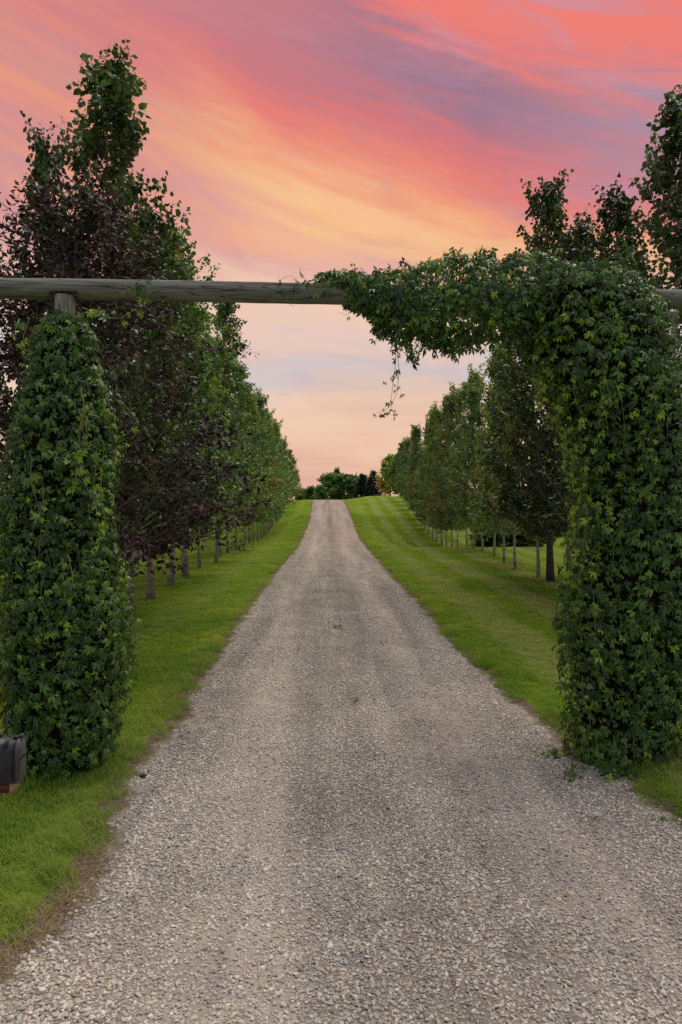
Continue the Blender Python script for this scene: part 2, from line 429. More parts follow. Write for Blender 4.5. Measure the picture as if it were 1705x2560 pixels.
g = nb.new('ShaderNodeTexCoord').outputs['Object']
principled(nb, out, nb.ramp(nb.noise(g, 4, 2), [(.35, (.10, .07, .035)), (.6, (.17, .20, .04))]), .6, .3)

mat_core, nb, out = new_mat('old_stems')  # near-black filler: shade of the leaf gaps put into its colour
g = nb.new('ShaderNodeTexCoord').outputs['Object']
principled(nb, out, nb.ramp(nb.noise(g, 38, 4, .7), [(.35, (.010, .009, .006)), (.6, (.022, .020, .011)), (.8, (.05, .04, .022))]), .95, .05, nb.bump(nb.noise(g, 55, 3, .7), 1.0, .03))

mat_wood, nb, out = new_mat('weathered_log')
g = nb.new('ShaderNodeTexCoord').outputs['Object']
x, y, z = nb.sep(g)
gr = nb.noise(nb.vec(nb.m('MULTIPLY', x, 1.4), nb.m('MULTIPLY', y, 34), nb.m('MULTIPLY', z, 34)), 1.0, 5, .6, .3)
bl = nb.noise(nb.vec(nb.m('MULTIPLY', x, 1.6), nb.m('MULTIPLY', y, 5), nb.m('MULTIPLY', z, 5)), 1.0, 3)
c = nb.ramp(gr, [(.30, (.055, .052, .042)), (.45, (.145, .145, .118)), (.62, (.20, .205, .168)), (.8, (.27, .27, .23))])
c = nb.mix(nb.sm(bl, .4, .7, 0, .5), c, nb.mix(.55, c, (.115, .115, .085)))
kn = nb.vor(nb.vec(nb.m('MULTIPLY', x, 2.4), nb.m('MULTIPLY', y, 7), nb.m('MULTIPLY', z, 7)), 1.0, 'F1', 'Distance')
c = nb.mix(nb.sm(kn, .16, .07, 0, .75), c, (.045, .036, .028))
cr = nb.noise(nb.vec(nb.m('MULTIPLY', x, .7), nb.m('MULTIPLY', y, 15), nb.m('MULTIPLY', z, 15)), 1.0, 2, .5)
crack = nb.sm(nb.m('ABSOLUTE', nb.m('SUBTRACT', cr, .5)), .012, .0)
c = nb.mix(nb.m('MULTIPLY', crack, .85), c, (.022, .018, .014))
principled(nb, out, c, .85, .2, nb.bump(nb.m('SUBTRACT', gr, nb.m('MULTIPLY', crack, .8)), .6, .012))
mat_woodv, nb, out = new_mat('weathered_post')
g = nb.new('ShaderNodeTexCoord').outputs['Object']
x, y, z = nb.sep(g)
gr = nb.noise(nb.vec(nb.m('MULTIPLY', x, 30), nb.m('MULTIPLY', y, 30), nb.m('MULTIPLY', z, 1.3)), 1.0, 5, .6, .3)
c = nb.ramp(gr, [(.30, (.07, .062, .05)), (.45, (.20, .185, .15)), (.62, (.29, .27, .225)), (.8, (.36, .33, .27))])
cr = nb.noise(nb.vec(nb.m('MULTIPLY', x, 11), nb.m('MULTIPLY', y, 11), nb.m('MULTIPLY', z, .6)), 1.0, 2, .5)
crack = nb.sm(nb.m('ABSOLUTE', nb.m('SUBTRACT', cr, .5)), .02, .0)
c = nb.mix(nb.m('MULTIPLY', crack, .85), c, (.03, .025, .02))
principled(nb, out, c, .85, .2, nb.bump(gr, .5, .01))

# ------------------------------------------------------------------ ground
go_ = np.unique(np.round(np.concatenate([np.linspace(-400, -60, 12), np.linspace(-60, -12, 40), np.arange(-12, -3.4, .3), np.arange(-3.4, 3.41, .1), np.arange(3.6, 12, .3), np.linspace(12, 60, 40), np.linspace(60, 400, 12)]), 4))
gy_ = np.unique(np.round(np.concatenate([np.linspace(-60, -4, 12), np.arange(-4, 14, .15), np.arange(14, 40, .3), np.arange(40, 130, .8), np.linspace(130, 700, 30)]), 4))
GO, GY = np.meshgrid(go_, gy_)
GX = GO + XC(np.clip(GY, 0, 120))
GZ = ZG(GX, GY)
din = np.minimum(GX - XL(GY), XR(GY) - GX)
GZ = GZ - .06 * sstep(din, -.14, .02) * (GY < 111)
vs = np.stack([GX, GY, GZ], -1).reshape(-1, 3)
ny, nx = GX.shape
idx = np.arange(ny * nx).reshape(ny, nx)
fs = np.stack([idx[:-1, :-1], idx[:-1, 1:], idx[1:, 1:], idx[1:, :-1]], -1).reshape(-1, 4)
add('ground', mesh_np('ground', vs, fs, [mat_ground], smooth=True), kind='structure')

# the gravel drive: a strip 4 mm and more above the soil, dished by its wheel tracks
ys = np.concatenate([np.arange(-18, 0, .8), np.arange(0, 30, .12), np.arange(30, 112, .4)])
uu = np.linspace(-1, 1, 41)
YY, UU = np.meshgrid(ys, uu, indexing='ij')
l_, r_ = XL(ys) - .16, XR(ys) + .16
XX = l_[:, None] + (UU + 1) / 2 * (r_ - l_)[:, None]
ed = np.minimum(XX - XL(ys)[:, None], XR(ys)[:, None] - XX)
ZZ = np.interp(YY, _ty, _road) + .012 * np.cos(UU * np.pi * .5) - .014 * np.exp(-((np.abs(UU) - .46) / .16) ** 2) + .012 * vnoise(XX * 2.2, YY * 1.3)
ZG_e = ZG(XX, YY)
k = sstep(ed, -.16, .12)
ZZ = np.where(ed < .12, (1 - k) * (ZG_e + .005) + k * ZZ, ZZ)
idx = np.arange(XX.size).reshape(XX.shape)
fs = np.stack([idx[:-1, :-1], idx[1:, :-1], idx[1:, 1:], idx[:-1, 1:]], -1).reshape(-1, 4)[:, ::-1]
vs = np.stack([XX, YY, ZZ], -1).reshape(-1, 3)
fs = fs[:, ::-1] if False else fs
add('driveway', mesh_np('driveway', vs, fs[:, ::-1], [mat_drive], {'edge': ed.ravel(), 'across': UU.ravel()}, smooth=True), kind='structure')
def ZD(x, y):
    l, r = XL(y) - .16, XR(y) + .16
    u_ = (x - l) / (r - l) * 2 - 1
    return np.interp(y, _ty, _road) + .012 * np.cos(u_ * np.pi * .5) - .014 * np.exp(-((np.abs(u_) - .46) / .16) ** 2) + .012 * vnoise(x * 2.2, y * 1.3)

# ------------------------------------------------------------------ scattering by geometry nodes (grass, gravel)
def proto_collection(name, meshes):
    c_ = bpy.data.collections.new(name)
    for i, me in enumerate(meshes):
        o = bpy.data.objects.new('%s_%d' % (name, i), me); c_.objects.link(o)
    return c_

def scatter_gn(name, pts, rot, scl, coll, **props):
    me = bpy.data.meshes.new(name)
    me.vertices.add(len(pts)); me.vertices.foreach_set('co', np.asarray(pts, np.float32).ravel())
    a = me.attributes.new('rot', 'FLOAT_VECTOR', 'POINT'); a.data.foreach_set('vector', np.asarray(rot, np.float32).ravel())
    a = me.attributes.new('scl', 'FLOAT_VECTOR', 'POINT'); a.data.foreach_set('vector', np.asarray(scl, np.float32).ravel())
    o = add(name, me, **props)
    ng = bpy.data.node_groups.new(name + '_nodes', 'GeometryNodeTree')
    ng.interface.new_socket('Geometry', in_out='INPUT', socket_type='NodeSocketGeometry')
    ng.interface.new_socket('Geometry', in_out='OUTPUT', socket_type='NodeSocketGeometry')
    N = ng.nodes; L = ng.links
    gi = N.new('NodeGroupInput'); go = N.new('NodeGroupOutput')
    ci = N.new('GeometryNodeCollectionInfo'); ci.inputs['Collection'].default_value = coll
    ci.inputs['Separate Children'].default_value = True; ci.inputs['Reset Children'].default_value = True
    ip = N.new('GeometryNodeInstanceOnPoints'); ip.inputs['Pick Instance'].default_value = True
    def na(nm):
        n = N.new('GeometryNodeInputNamedAttribute'); n.data_type = 'FLOAT_VECTOR'; n.inputs['Name'].default_value = nm
        return n.outputs['Attribute']
    e2r = N.new('FunctionNodeEulerToRotation')
    L.new(na('rot'), e2r.inputs[0]); L.new(e2r.outputs[0], ip.inputs['Rotation'])
    L.new(na('scl'), ip.inputs['Scale'])
    L.new(gi.outputs[0], ip.inputs['Points']); L.new(ci.outputs[0], ip.inputs['Instance'])
    L.new(ip.outputs[0], go.inputs[0])
    md = o.modifiers.new('scatter', 'NODES'); md.node_group = ng
    return o

rng = np.random.RandomState(11)
def stone_mesh(seed):
    import bmesh
    r_ = np.random.RandomState(seed); bm = bmesh.new()
    bmesh.ops.create_icosphere(bm, subdivisions=2, radius=1.0)
    ph = r_.rand(6) * 9; sq = np.array([1, .75 + .3 * r_.rand(), .5 + .22 * r_.rand()])
    cuts = [(unit(r_.randn(3)), .62 + .25 * r_.rand()) for _ in range(6)]
    for v in bm.verts:
        p = np.array(v.co)
        for n_, d_ in cuts:
            s_ = p @ n_
            if s_ > d_: p = p - n_ * (s_ - d_) * .85
        p = p * (1 + .07 * math.sin(4 * p[0] + ph[0]) + .06 * math.sin(5 * p[1] + ph[1]))
        v.co = p * sq
    me = bpy.data.meshes.new('stone'); bm.to_mesh(me); bm.free()
    me.materials.append(mat_stone)
    me.polygons.foreach_set('use_smooth', np.ones(len(me.polygons), bool))
    return me
stones = proto_collection('stone_kinds', [stone_mesh(s) for s in range(7)])
P, RT, SC = [], [], []
for (y0, y1, den, smin, smax) in ((1.9, 3.6, 5400, .0058, .0125), (3.6, 5.4, 5000, .0060, .0125), (5.4, 8, 4100, .0070, .0125), (8, 12, 2800, .008, .0135), (12, 34, 1500, .009, .015)):
    xa, xb = -3.2, 4.2
    n_ = int((xb - xa) * (y1 - y0) * den)
    x_ = rng.uniform(xa, xb, n_); y_ = rng.uniform(y0, y1, n_)
    d_ = np.minimum(x_ - XL(y_), XR(y_) - x_)
    cov = np.clip(.85 + 1.1 * vnoise(x_ * 1.1, y_ * .8) + .6 * vnoise(x_ * 4, y_ * 3.2), .42, 1)
    u_ = np.abs((x_ - (XL(y_) + XR(y_)) / 2) / ((XR(y_) - XL(y_)) / 2))
    cov *= 1 - .34 * np.exp(-((u_ - .46) / .14) ** 2)
    edge_f = sstep(d_, -.06 + .12 * vnoise(x_ * 5, y_ * 5), .22)
    fade = np.interp(y_, [0, 3, 5, 8, 12, 20, 34], [5200, 5200, 4200, 2800, 1500, 750, 0]) / den
    keep = (rng.rand(n_) < cov * edge_f * np.minimum(fade, 1)) & (np.abs(x_) < .56 * y_ + .9)
    x_, y_, d_ = x_[keep], y_[keep], d_[keep]; n_ = len(x_)
    s_ = smin + (smax - smin) * rng.rand(n_) ** 2.0
    s_ *= 1 + .30 * sstep(.6 - d_, 0, .5) * rng.rand(n_)
    big_ = rng.rand(n_) < .012; s_[big_] *= 1.6
    P.append(np.stack([x_, y_, ZD(x_, y_) + s_ * (.10 + .3 * rng.rand(n_))], 1))
    RT.append(np.stack([rng.normal(0, .3, n_), rng.normal(0, .3, n_), rng.uniform(0, 6.28, n_)], 1))
    SC.append(s_[:, None] * np.stack([rng.uniform(.8, 1.25, n_), rng.uniform(.8, 1.2, n_), rng.uniform(.7, 1.1, n_)], 1))
P, RT, SC = map(np.vstack, (P, RT, SC))
print('stones', len(P))
scatter_gn('gravel', P, RT, SC, stones, kind='stuff', label='loose tan and grey gravel stones strewn over the driveway', category='gravel')

def tuft_mesh(seed, nb_, rad, h0, h1, wid, bend, mat):
    r_ = np.random.RandomState(seed); vs_, fs_, tp = [], [], []
    for i in range(nb_):
        a = r_.rand() * 6.283; q = rad * math.sqrt(r_.rand())
        b = np.array([q * math.cos(a), q * math.sin(a), -.006])
        h_ = h0 + (h1 - h0) * r_.rand(); w_ = wid * (.7 + .6 * r_.rand())
        az_ = r_.rand() * 6.283; dr = np.array([math.cos(az_), math.sin(az_), 0]); sd_ = np.array([-dr[1], dr[0], 0])
        bd = bend * (.3 + r_.rand())
        p1 = b + dr * h_ * .25 * bd + np.array([0, 0, h_ * .55]); p2 = b + dr * h_ * bd + np.array([0, 0, h_ * (1 - .25 * bd)])
        k_ = len(vs_)
        vs_ += [b - sd_ * w_, b + sd_ * w_, p1 - sd_ * w_ * .8, p1 + sd_ * w_ * .8, p2]
        tp += [0, 0, .5, .5, 1]
        fs_ += [(k_, k_ + 1, k_ + 3), (k_, k_ + 3, k_ + 2), (k_ + 2, k_ + 3, k_ + 4)]
    return mesh_np('tuft', vs_, fs_, [mat], {'tip': tp})
tufts = proto_collection('tuft_kinds', [tuft_mesh(s, 70, .10, .022, .066, .0020, 1.1, mat_grass) for s in range(6)])
P, RT, SC = [], [], []
for (y0, y1, xw, den, k0) in ((2.6, 6, 6, 190, .95), (6, 10, 7.5, 150, 1.05), (10, 18, 10, 85, 1.25), (18, 34, 13, 42, 1.6), (34, 62, 15, 17, 2.2)):
    n_ = int(2 * xw * (y1 - y0) * den)
    x_ = rng.uniform(-xw, xw, n_); y_ = rng.uniform(y0, y1, n_)
    d_ = np.maximum(XL(y_) - x_, x_ - XR(y_))                    # metres into the lawn
    d_ = d_ + .10 * vnoise(x_ * 3, y_ * 3) + .08 * vnoise(x_ * 11, y_ * 9)
    # worn strip along the near left verge
    worn = .05 * np.exp(-((y_ - 3.6) / .6) ** 4) * (x_ < 0) + .02
    pk = sstep(d_ - worn, 0, .12)
    keep = (rng.rand(n_) < pk) & (np.abs(x_) < .56 * y_ + 1.6)
    x_, y_, d_ = x_[keep], y_[keep], d_[keep]; n_ = len(x_)
    s_ = k0 * rng.uniform(.75, 1.25, n_)
    hh = s_ * (1 + .9 * np.exp(-((d_ - .15) / .14) ** 2) * np.clip(.5 + 2.2 * vnoise(x_ * 1.7, y_ * 1.7), 0, 1)) * np.clip(1 + .7 * vnoise(x_ * 1.2, y_ * 1.2), .6, 1.4)
    for gp_ in ((-2.245, 5.74), (2.56, 6.12)): hh = hh * (1 + 1.1 * np.exp(-(np.hypot(x_ - gp_[0], y_ - gp_[1]) / .62) ** 4))
    hh /= (k0 ** .55)
    P.append(np.stack([x_, y_, ZG(x_, y_)], 1))
    RT.append(np.stack([rng.normal(0, .12, n_), rng.normal(0, .12, n_), rng.uniform(0, 6.28, n_)], 1))
    SC.append(np.stack([s_, s_, hh], 1))
P, RT, SC = map(np.vstack, (P, RT, SC))
print('tufts', len(P))
scatter_gn('lawn_grass', P, RT, SC, tufts, kind='stuff', label='short mown green lawn grass on both sides of the driveway', category='grass')

straws = proto_collection('straw_kinds', [tuft_mesh(s + 50, 26, .06, .02, .05, .0011, 1.7, mat_straw) for s in range(4)])
n_ = 3200
y_ = rng.uniform(2.7, 9, n_); side = rng.rand(n_) < .75
d_ = rng.normal(.035, .05, n_)
x_ = np.where(side, XL(y_) - d_, XR(y_) + d_)
pk = np.where(side, np.exp(-((y_ - 3.5) / .8) ** 4) + .06, .07)
keep = rng.rand(n_) < pk
x_, y_ = x_[keep], y_[keep]; n_ = len(x_)
scatter_gn('dry_straw', np.stack([x_, y_, ZG(x_, y_) + .004], 1), np.stack([rng.normal(0, .15, n_), rng.normal(0, .15, n_), rng.uniform(0, 6.28, n_)], 1),
           np.stack([rng.uniform(.6, 1.15, n_)] * 2 + [rng.uniform(.3, .8, n_)], 1), straws, kind='stuff', label='dry straw and thatch along the worn left verge', category='straw')

# ------------------------------------------------------------------ trees
LEAF6 = (np.array([[0, 0, 0], [-.38, .22, .07], [-.40, .52, .06], [0, 1.0, -.10], [.40, .52, .06], [.38, .22, .07], [0, .45, -.02]]),
         np.array([[0, 6, 1], [1, 6, 2], [2, 6, 3], [3, 6, 4], [4, 6, 5], [5, 6, 0]]))
LEAF4 = (np.array([[0, 0, 0], [-.40, .42, .07], [0, 1.0, -.08], [.40, .42, .07], [0, .42, -.02]]),
         np.array([[0, 4, 1], [1, 4, 2], [2, 4, 3], [3, 4, 0]]))
ELL4 = (np.array([[0, 0, 0], [-.24, .45, .06], [0, 1.0, -.12], [.24, .45, .06], [0, .45, -.02]]),
        np.array([[0, 4, 1], [1, 4, 2], [2, 4, 3], [3, 4, 0]]))

def bez(p0, p1, p2, n):
    t_ = np.linspace(0, 1, n)[:, None]
    return (1 - t_) ** 2 * p0 + 2 * t_ * (1 - t_) * p1 + t_ ** 2 * p2

def tree_geo(seed, H, clear, prof, nlimb, nleaf, lsize, tmpl, trunk_r, rise=1.0, twl=(.35, .8), bark=mat_bark, leafm=mat_aspen, droop=.45, yellow=.0, leaders=6, side=8, floor=1.25, spread=.5):
    r_ = np.random.RandomState(seed)
    wood = Acc()
    tz = np.linspace(0, H * .93, 12)
    wob = np.cumsum(r_.normal(0, .018 * H / 10, (12, 2)), 0); wob[0] = 0
    trunk = np.column_stack([wob, tz])
    rad = trunk_r * (1 - tz / H * .93) ** .8 * (1 + .35 * np.exp(-tz / .12))
    wood.add(*tube(trunk, rad, side))
    def tp(z): return np.array([np.interp(z, tz, trunk[:, 0]), np.interp(z, tz, trunk[:, 1]), z])
    tw = []
    for i in range(nlimb):
        q = (i + .5) / nlimb
        h_ = clear + (H * .97 - clear) * q ** .92
        a_ = i * 2.399963 + r_.normal(0, .35)
        Rz = prof((h_ - clear) / (H - clear)) * r_.uniform(.72, 1.18)
        h0 = max(clear * .85 + .25 * r_.rand(), min(floor + .15, H * .5), h_ - Rz * rise)
        h0 = min(h0, H * .9)
        o_ = np.array([math.cos(a_), math.sin(a_), 0])
        p0 = tp(h0); p2 = tp(min(h_, H * .93)) + o_ * Rz; p2[2] = h_ + r_.uniform(-.1, .25) * Rz
        p1 = p0 * .45 + p2 * .55 + o_ * Rz * .12 - np.array([0, 0, .12 * Rz])
        pa = bez(p0, p1, p2, 6)
        if p2[2] < floor + .1: continue
        wood.add(*tube(pa, np.linspace(.024 * trunk_r / .1 * (1.1 - .6 * q), .005, 6), 4, False))
        tw.append((pa[2], pa[5], .6))
        for j in range(7):
            s_ = r_.uniform(.25, 1.0); b_ = bez(p0, p1, p2, 21)[int(s_ * 20)]
            dr = unit(o_ * .6 + r_.normal(0, .75, 3) + np.array([0, 0, .55 * rise]))
            e_ = b_ + dr * r_.uniform(*twl) * (.55 + .45 * Rz / max(.3, prof(.3)))
            if e_[2] < floor: continue
            wood.add(*tube(np.array([b_, (b_ + e_) / 2 + r_.normal(0, .03, 3), e_]), [.007, .005, .002], 3, False))
            tw.append((b_, e_, 1.0))
    for j in range(leaders):
        a_ = r_.rand() * 6.283; q = r_.uniform(.0, spread)
        b_ = tp(H * r_.uniform(.80 if leaders < 10 else .62, .92)) + np.array([math.cos(a_) * q * .4, math.sin(a_) * q * .4, 0]); e_ = b_ + np.array([math.cos(a_) * q, math.sin(a_) * q, r_.uniform(.5, 1.15) * H * .09])
        wood.add(*tube(np.array([b_, (b_ + e_) / 2, e_]), [.010, .006, .002], 3, False))
        tw.append((b_, e_, 1.2))
    A = np.array([w[0] for w in tw]); B = np.array([w[1] for w in tw]); ln = np.linalg.norm(B - A, axis=1) * np.array([w[2] for w in tw])
    pick = r_.choice(len(tw), nleaf, p=ln / ln.sum())
    s_ = r_.rand(nleaf) ** .8
    pos = A[pick] + (B - A)[pick] * s_[:, None]
    fl = pos[:, 2] > floor + .5 * vnoise(pos[:, 0] * 1.3 + seed, pos[:, 1] * 1.3); pos = pos[fl]; nleaf = len(pos)
    off = unit(r_.normal(0, 1, (nleaf, 3))); pos = pos + off * (.5 + r_.rand(nleaf))[:, None] * lsize * .75
    rad_ = pos.copy(); rad_[:, 2] = 0; rad_ = unit(rad_)
    d_ = unit(off * .8 + rad_ * .35 + np.array([0, 0, -droop]) + r_.normal(0, .3, (nleaf, 3)))
    n_ = unit(r_.normal(0, .75, (nleaf, 3)) + rad_ * .4 + np.array([0, 0, .55]))
    sc_ = lsize * r_.uniform(.65, 1.25, nleaf)
    v_, f_ = scatter(tmpl[0], tmpl[1], pos, d_, n_, sc_)
    k_ = len(tmpl[0])
    clump = vnoise(pos[:, 0] * 1.6 + seed * 7, pos[:, 2] * 1.6 + pos[:, 1] * 1.1)
    rnd_ = np.clip(.5 + .9 * clump + r_.normal(0, .2, nleaf), 0, 1)
    yc = vnoise(pos[:, 0] * .9 + 31 + seed, pos[:, 2] * .7 + pos[:, 1] * .8)
    age = np.clip((yc - (.34 - yellow)) * 3.5, 0, 1) * r_.uniform(.3, 1, nleaf) + (r_.rand(nleaf) < .012) * .8
    crown = mesh_np('crown', v_, f_, [leafm], {'rnd': np.repeat(rnd_, k_), 'age': np.repeat(np.clip(age, 0, 1), k_)})
    return wood.mesh('trunk', [bark], True), crown

def poplar(Rm, pw=.45, lowf=.62):
    return lambda x: Rm * min(1, lowf + (1 - lowf) * (max(x, 0) / .22) ** .7) * max(0.02, 1 - x) ** pw
near = [tree_geo(101, 10, 1.15, poplar(2.05, .80), 70, 14500, .100, LEAF6, .095, floor=1.45, rise=1.5, leaders=16, spread=.75),
        tree_geo(102, 10, 1.2, poplar(1.9, .72), 68, 13500, .100, LEAF6, .09, floor=1.45, rise=1.4, leaders=14, spread=.8),
        tree_geo(103, 10, 1.1, poplar(1.8, .70), 64, 13500, .098, LEAF6, .085, yellow=.10, floor=1.4, rise=1.3, leaders=14, spread=.8)]
midp = [tree_geo(111, 10, 1.1, poplar(1.5, .85), 50, 9500, .115, LEAF4, .055, yellow=.03),
        tree_geo(112, 10, 1.2, poplar(1.45, .8), 48, 9000, .115, LEAF4, .055, yellow=.16),
        tree_geo(113, 10, 1.0, poplar(1.55, .9), 50, 9500, .115, LEAF4, .06, yellow=.02),
        tree_geo(114, 10, 1.15, poplar(1.4, .85), 48, 8500, .12, LEAF4, .055, yellow=.24)]

def place_tree(name, proto, x, y, h, rz, label, group, tint=(1, 1, 1), lean=(0, 0), wide=None, bark=(1, 1, 1), cat='tree', baseH=10.0, sink=.03):
    t_ = add(name, None, loc=(x, y, float(ZG(x, y)) - sink), label=label, category=cat)
    if group: t_['group'] = group
    s_ = h / baseH; w_ = wide if wide else s_ ** .6
    t_.scale = (w_, w_, s_)
    t_.rotation_euler = (lean[0], lean[1], rz)
    o1 = add('trunk', proto[0], t_); o2 = add('crown', proto[1], t_)
    o1.color = tuple(bark) + (1,); o2.color = tuple(tint) + (1,)
    return t_

ORD = ['first', 'second', 'third', 'fourth', 'fifth', 'sixth', 'seventh', 'eighth', 'ninth', 'tenth', 'eleventh', 'twelfth', 'thirteenth', 'fourteenth', 'fifteenth', 'sixteenth']
# left row: bases read off the photograph while they show, then the row's even spacing
LROW = [(9.6, -3.78), (11.9, -3.80), (13.6, -4.1), (15.8, -4.3), (18.4, -4.48), (20.3, -4.52), (23.2, -4.7), (26.0, -4.65), (28.9, -5.0), (31.2, -5.05), (33.6, -5.05), (36.6, -5.05),
        (39, -5.1), (41.6, -5.2), (44.5, -5.3), (47, -5.35), (49.3, -5.42), (51.3, -5.5), (54, -5.55), (56.4, -5.65), (58.8, -5.75), (62, -5.8), (65.5, -5.85), (69, -5.9), (73, -5.9), (77, -5.85), (81, -5.6), (85, -5.3)]
LH = [7.4, 9.8, 8.2, 8.6, 9.0, 10.3, 8.8, 10.5, 9.3, 9.4, 9.0, 9.2, 9.0, 9.2, 9.3, 9.6, 9.2, 9.0, 9.2, 9.0, 8.9, 8.8, 8.6, 8.2, 7.2, 6.2, 5.2, 4.2]
r2 = np.random.RandomState(5)
for i, (y, x) in enumerate(LROW):
    if y < 22: pr = near[(1, 0, 2, 1, 2, 0)[i % 6]]
    else: pr = midp[(2, 0, 3, 2, 0, 1)[i % 6]]
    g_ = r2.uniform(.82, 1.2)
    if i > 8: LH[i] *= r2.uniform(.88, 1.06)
    g_ *= .5 if y < 17 else 1.12  # near crowns darkened by tint, as silhouettes against the bright sky
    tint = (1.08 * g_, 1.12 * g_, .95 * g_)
    if i == 0: lab = 'shorter leafy tree at the far left edge behind the left creeper column'
    elif i == 1: lab = 'tallest tree of the left row, its leafy top high above the log beam'
    elif i < 14: lab = '%s tree from the gateway in the left row beside the driveway' % ORD[i]
    else: lab = 'slender distant tree crowded in the far half of the left row'
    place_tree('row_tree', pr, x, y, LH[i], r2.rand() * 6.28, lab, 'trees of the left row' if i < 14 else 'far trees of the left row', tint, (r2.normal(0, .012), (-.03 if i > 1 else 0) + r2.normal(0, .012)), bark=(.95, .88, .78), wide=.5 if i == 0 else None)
RROW = [(12.1, 5.52), (14.4, 5.75), (16.9, 5.75), (19.1, 5.72), (19.9, 6.5), (20.7, 5.85), (23.5, 5.86), (25.8, 6.02), (29.2, 6.4), (31.8, 6.45), (33.8, 6.42), (36, 6.48), (39, 6.5), (41, 6.5), (43, 6.5), (45, 6.5), (47.6, 6.5),
        (49.5, 6.5), (52, 6.5), (54, 6.48), (56.6, 6.5), (60, 6.55), (63.5, 6.6), (67, 6.65), (71, 6.7), (75, 6.8), (80, 6.9)]
RH = [9.5, 8.8, 9.3, 11.0, 8.4, 8.8, 8.9, 8.6, 8.9, 8.6, 8.8, 9.0, 8.7, 9.2, 9.0, 9.4, 8.9, 9.2, 9.0, 8.8, 8.4, 8.2, 8, 7.8, 7.4, 6.8, 6.3]
for i, (y, x) in enumerate(RROW):
    if y < 20: pr = near[(0, 1, 2, 1, 0, 2)[i % 6]]
    else: pr = midp[(1, 0, 3, 2, 1, 2)[i % 6]]
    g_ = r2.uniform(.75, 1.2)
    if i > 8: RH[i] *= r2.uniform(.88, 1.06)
    g_ *= .42 if y < 20 else 1.22  # backlit shade of the near trees put into their tint
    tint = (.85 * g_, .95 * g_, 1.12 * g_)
    if i in (5, 8, 13, 16) : tint = (1.5 * g_, .85 * g_, .6 * g_)
    if i in (7, 10, 15, 19): tint = (1.15 * g_, 1.1 * g_, .7 * g_)
    dark = (i == 3)
    if i == 0: lab = 'dark tree at the right edge rising high above the log beam'
    elif i == 3: lab = 'right row tree with a dark brown trunk, the stoutest trunk beside the right creeper'
    elif i == 4: lab = 'right row tree with pale trunk half hidden by the left edge of the right creeper'
    elif i < 14: lab = '%s tree from the gateway in the right row beside the driveway' % ORD[i]
    else: lab = 'slender distant tree crowded in the far half of the right row'
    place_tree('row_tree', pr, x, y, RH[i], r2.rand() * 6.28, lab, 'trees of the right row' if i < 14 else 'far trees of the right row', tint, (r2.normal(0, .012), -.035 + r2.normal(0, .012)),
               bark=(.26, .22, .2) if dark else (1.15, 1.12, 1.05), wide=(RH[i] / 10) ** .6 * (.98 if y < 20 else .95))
# purple-leaved tree behind the left column
pp = tree_geo(201, 6.9, 1.15, lambda x: 2.5 * min(1, .72 + .28 * (max(x, 0) / .12)) * max(.03, 1 - x) ** .72, 66, 21000, .092, ELL4, .085, rise=.8, twl=(.5, 1.15), bark=mat_twig, leafm=mat_purple, droop=.1, leaders=14, floor=1.45, spread=1.4)
place_tree('purple_tree', pp, -3.4, 9.0, 6.3, .6, 'dark purple leaved tree behind the left creeper column', None, lean=(0, 0), baseH=6.9, wide=1.0)
# far end of the drive, beyond the crest
bushp = [tree_geo(301, 6, .3, lambda x: 2.0 * min(1, .8 + .2 * x / .2) * max(.03, 1 - x) ** .36, 34, 6500, .30, LEAF4, .12, rise=.6, leaders=4, side=6, floor=.1),
         tree_geo(302, 6, .3, lambda x: 1.7 * min(1, .8 + .2 * x / .2) * max(.03, 1 - x) ** .45, 30, 6000, .30, LEAF4, .12, rise=.7, leaders=4, side=6, floor=.1),
         tree_geo(303, 6, .9, lambda x: 1.6 * min(1, .7 + .3 * x / .2) * max(.03, 1 - x) ** .5, 30, 5200, .24, LEAF4, .1, leaders=5, side=6, floor=.35, yellow=.28)]
def far_tree(name, proto, px, ytop, Y, label, tint, wide, group=None, baseH=6.0):
    x = (px - CX) / F * Y; zt = CH + (HY - ytop) / F * Y
    h = zt - float(ZG(x, Y))
    place_tree(name, proto, x, Y, h, px * .7, label, group, tint, wide=wide, baseH=baseH)
far_tree('far_tree', bushp[0], 868, 1186, 122, 'broad dark green tree beyond the crest, nearest the spruces', (.9, 1.2, 1.0), 1.6, 'trees beyond the crest')
far_tree('far_tree', bushp[1], 826, 1182, 126, 'rounded green tree at the left of the clump beyond the crest', (1.0, 1.3, 1.0), 1.55, 'trees beyond the crest')
far_tree('far_tree', bushp[1], 842, 1170, 128, 'thin tree top poking above the clump beyond the crest', (.5, .65, .65), .55, 'trees beyond the crest')
far_tree('far_tree', bushp[0], 900, 1190, 132, 'tree top showing behind the spruces beyond the crest', (.6, .75, .7), 1.4, 'trees beyond the crest')
far_tree('far_shrub', bushp[1], 800, 1212, 118, 'bright green shrub where the drive drops over the crest', (.85, 1.15, .8), .8, 'shrubs beyond the crest')
far_tree('far_shrub', bushp[0], 780, 1216, 130, 'low dim shrub at the left end of the trees beyond the crest', (.6, .85, .85), .8, 'shrubs beyond the crest')
far_tree('far_shrub', bushp[0], 757, 1222, 138, 'low shrub beyond the crest at the end of the left row', (.6, .85, .85), .9, 'shrubs beyond the crest')
far_tree('yellowing_tree', bushp[2], 975, 1137, 96, 'yellowing tree by the crest at the far end of the right row', (2.0, 2.0, .7), 1.25, None)
far_tree('yellowing_tree', bushp[2], 1004, 1126, 92, 'olive green tree behind the yellowing one on the crest', (1.1, 1.3, .6), 1.2, None)

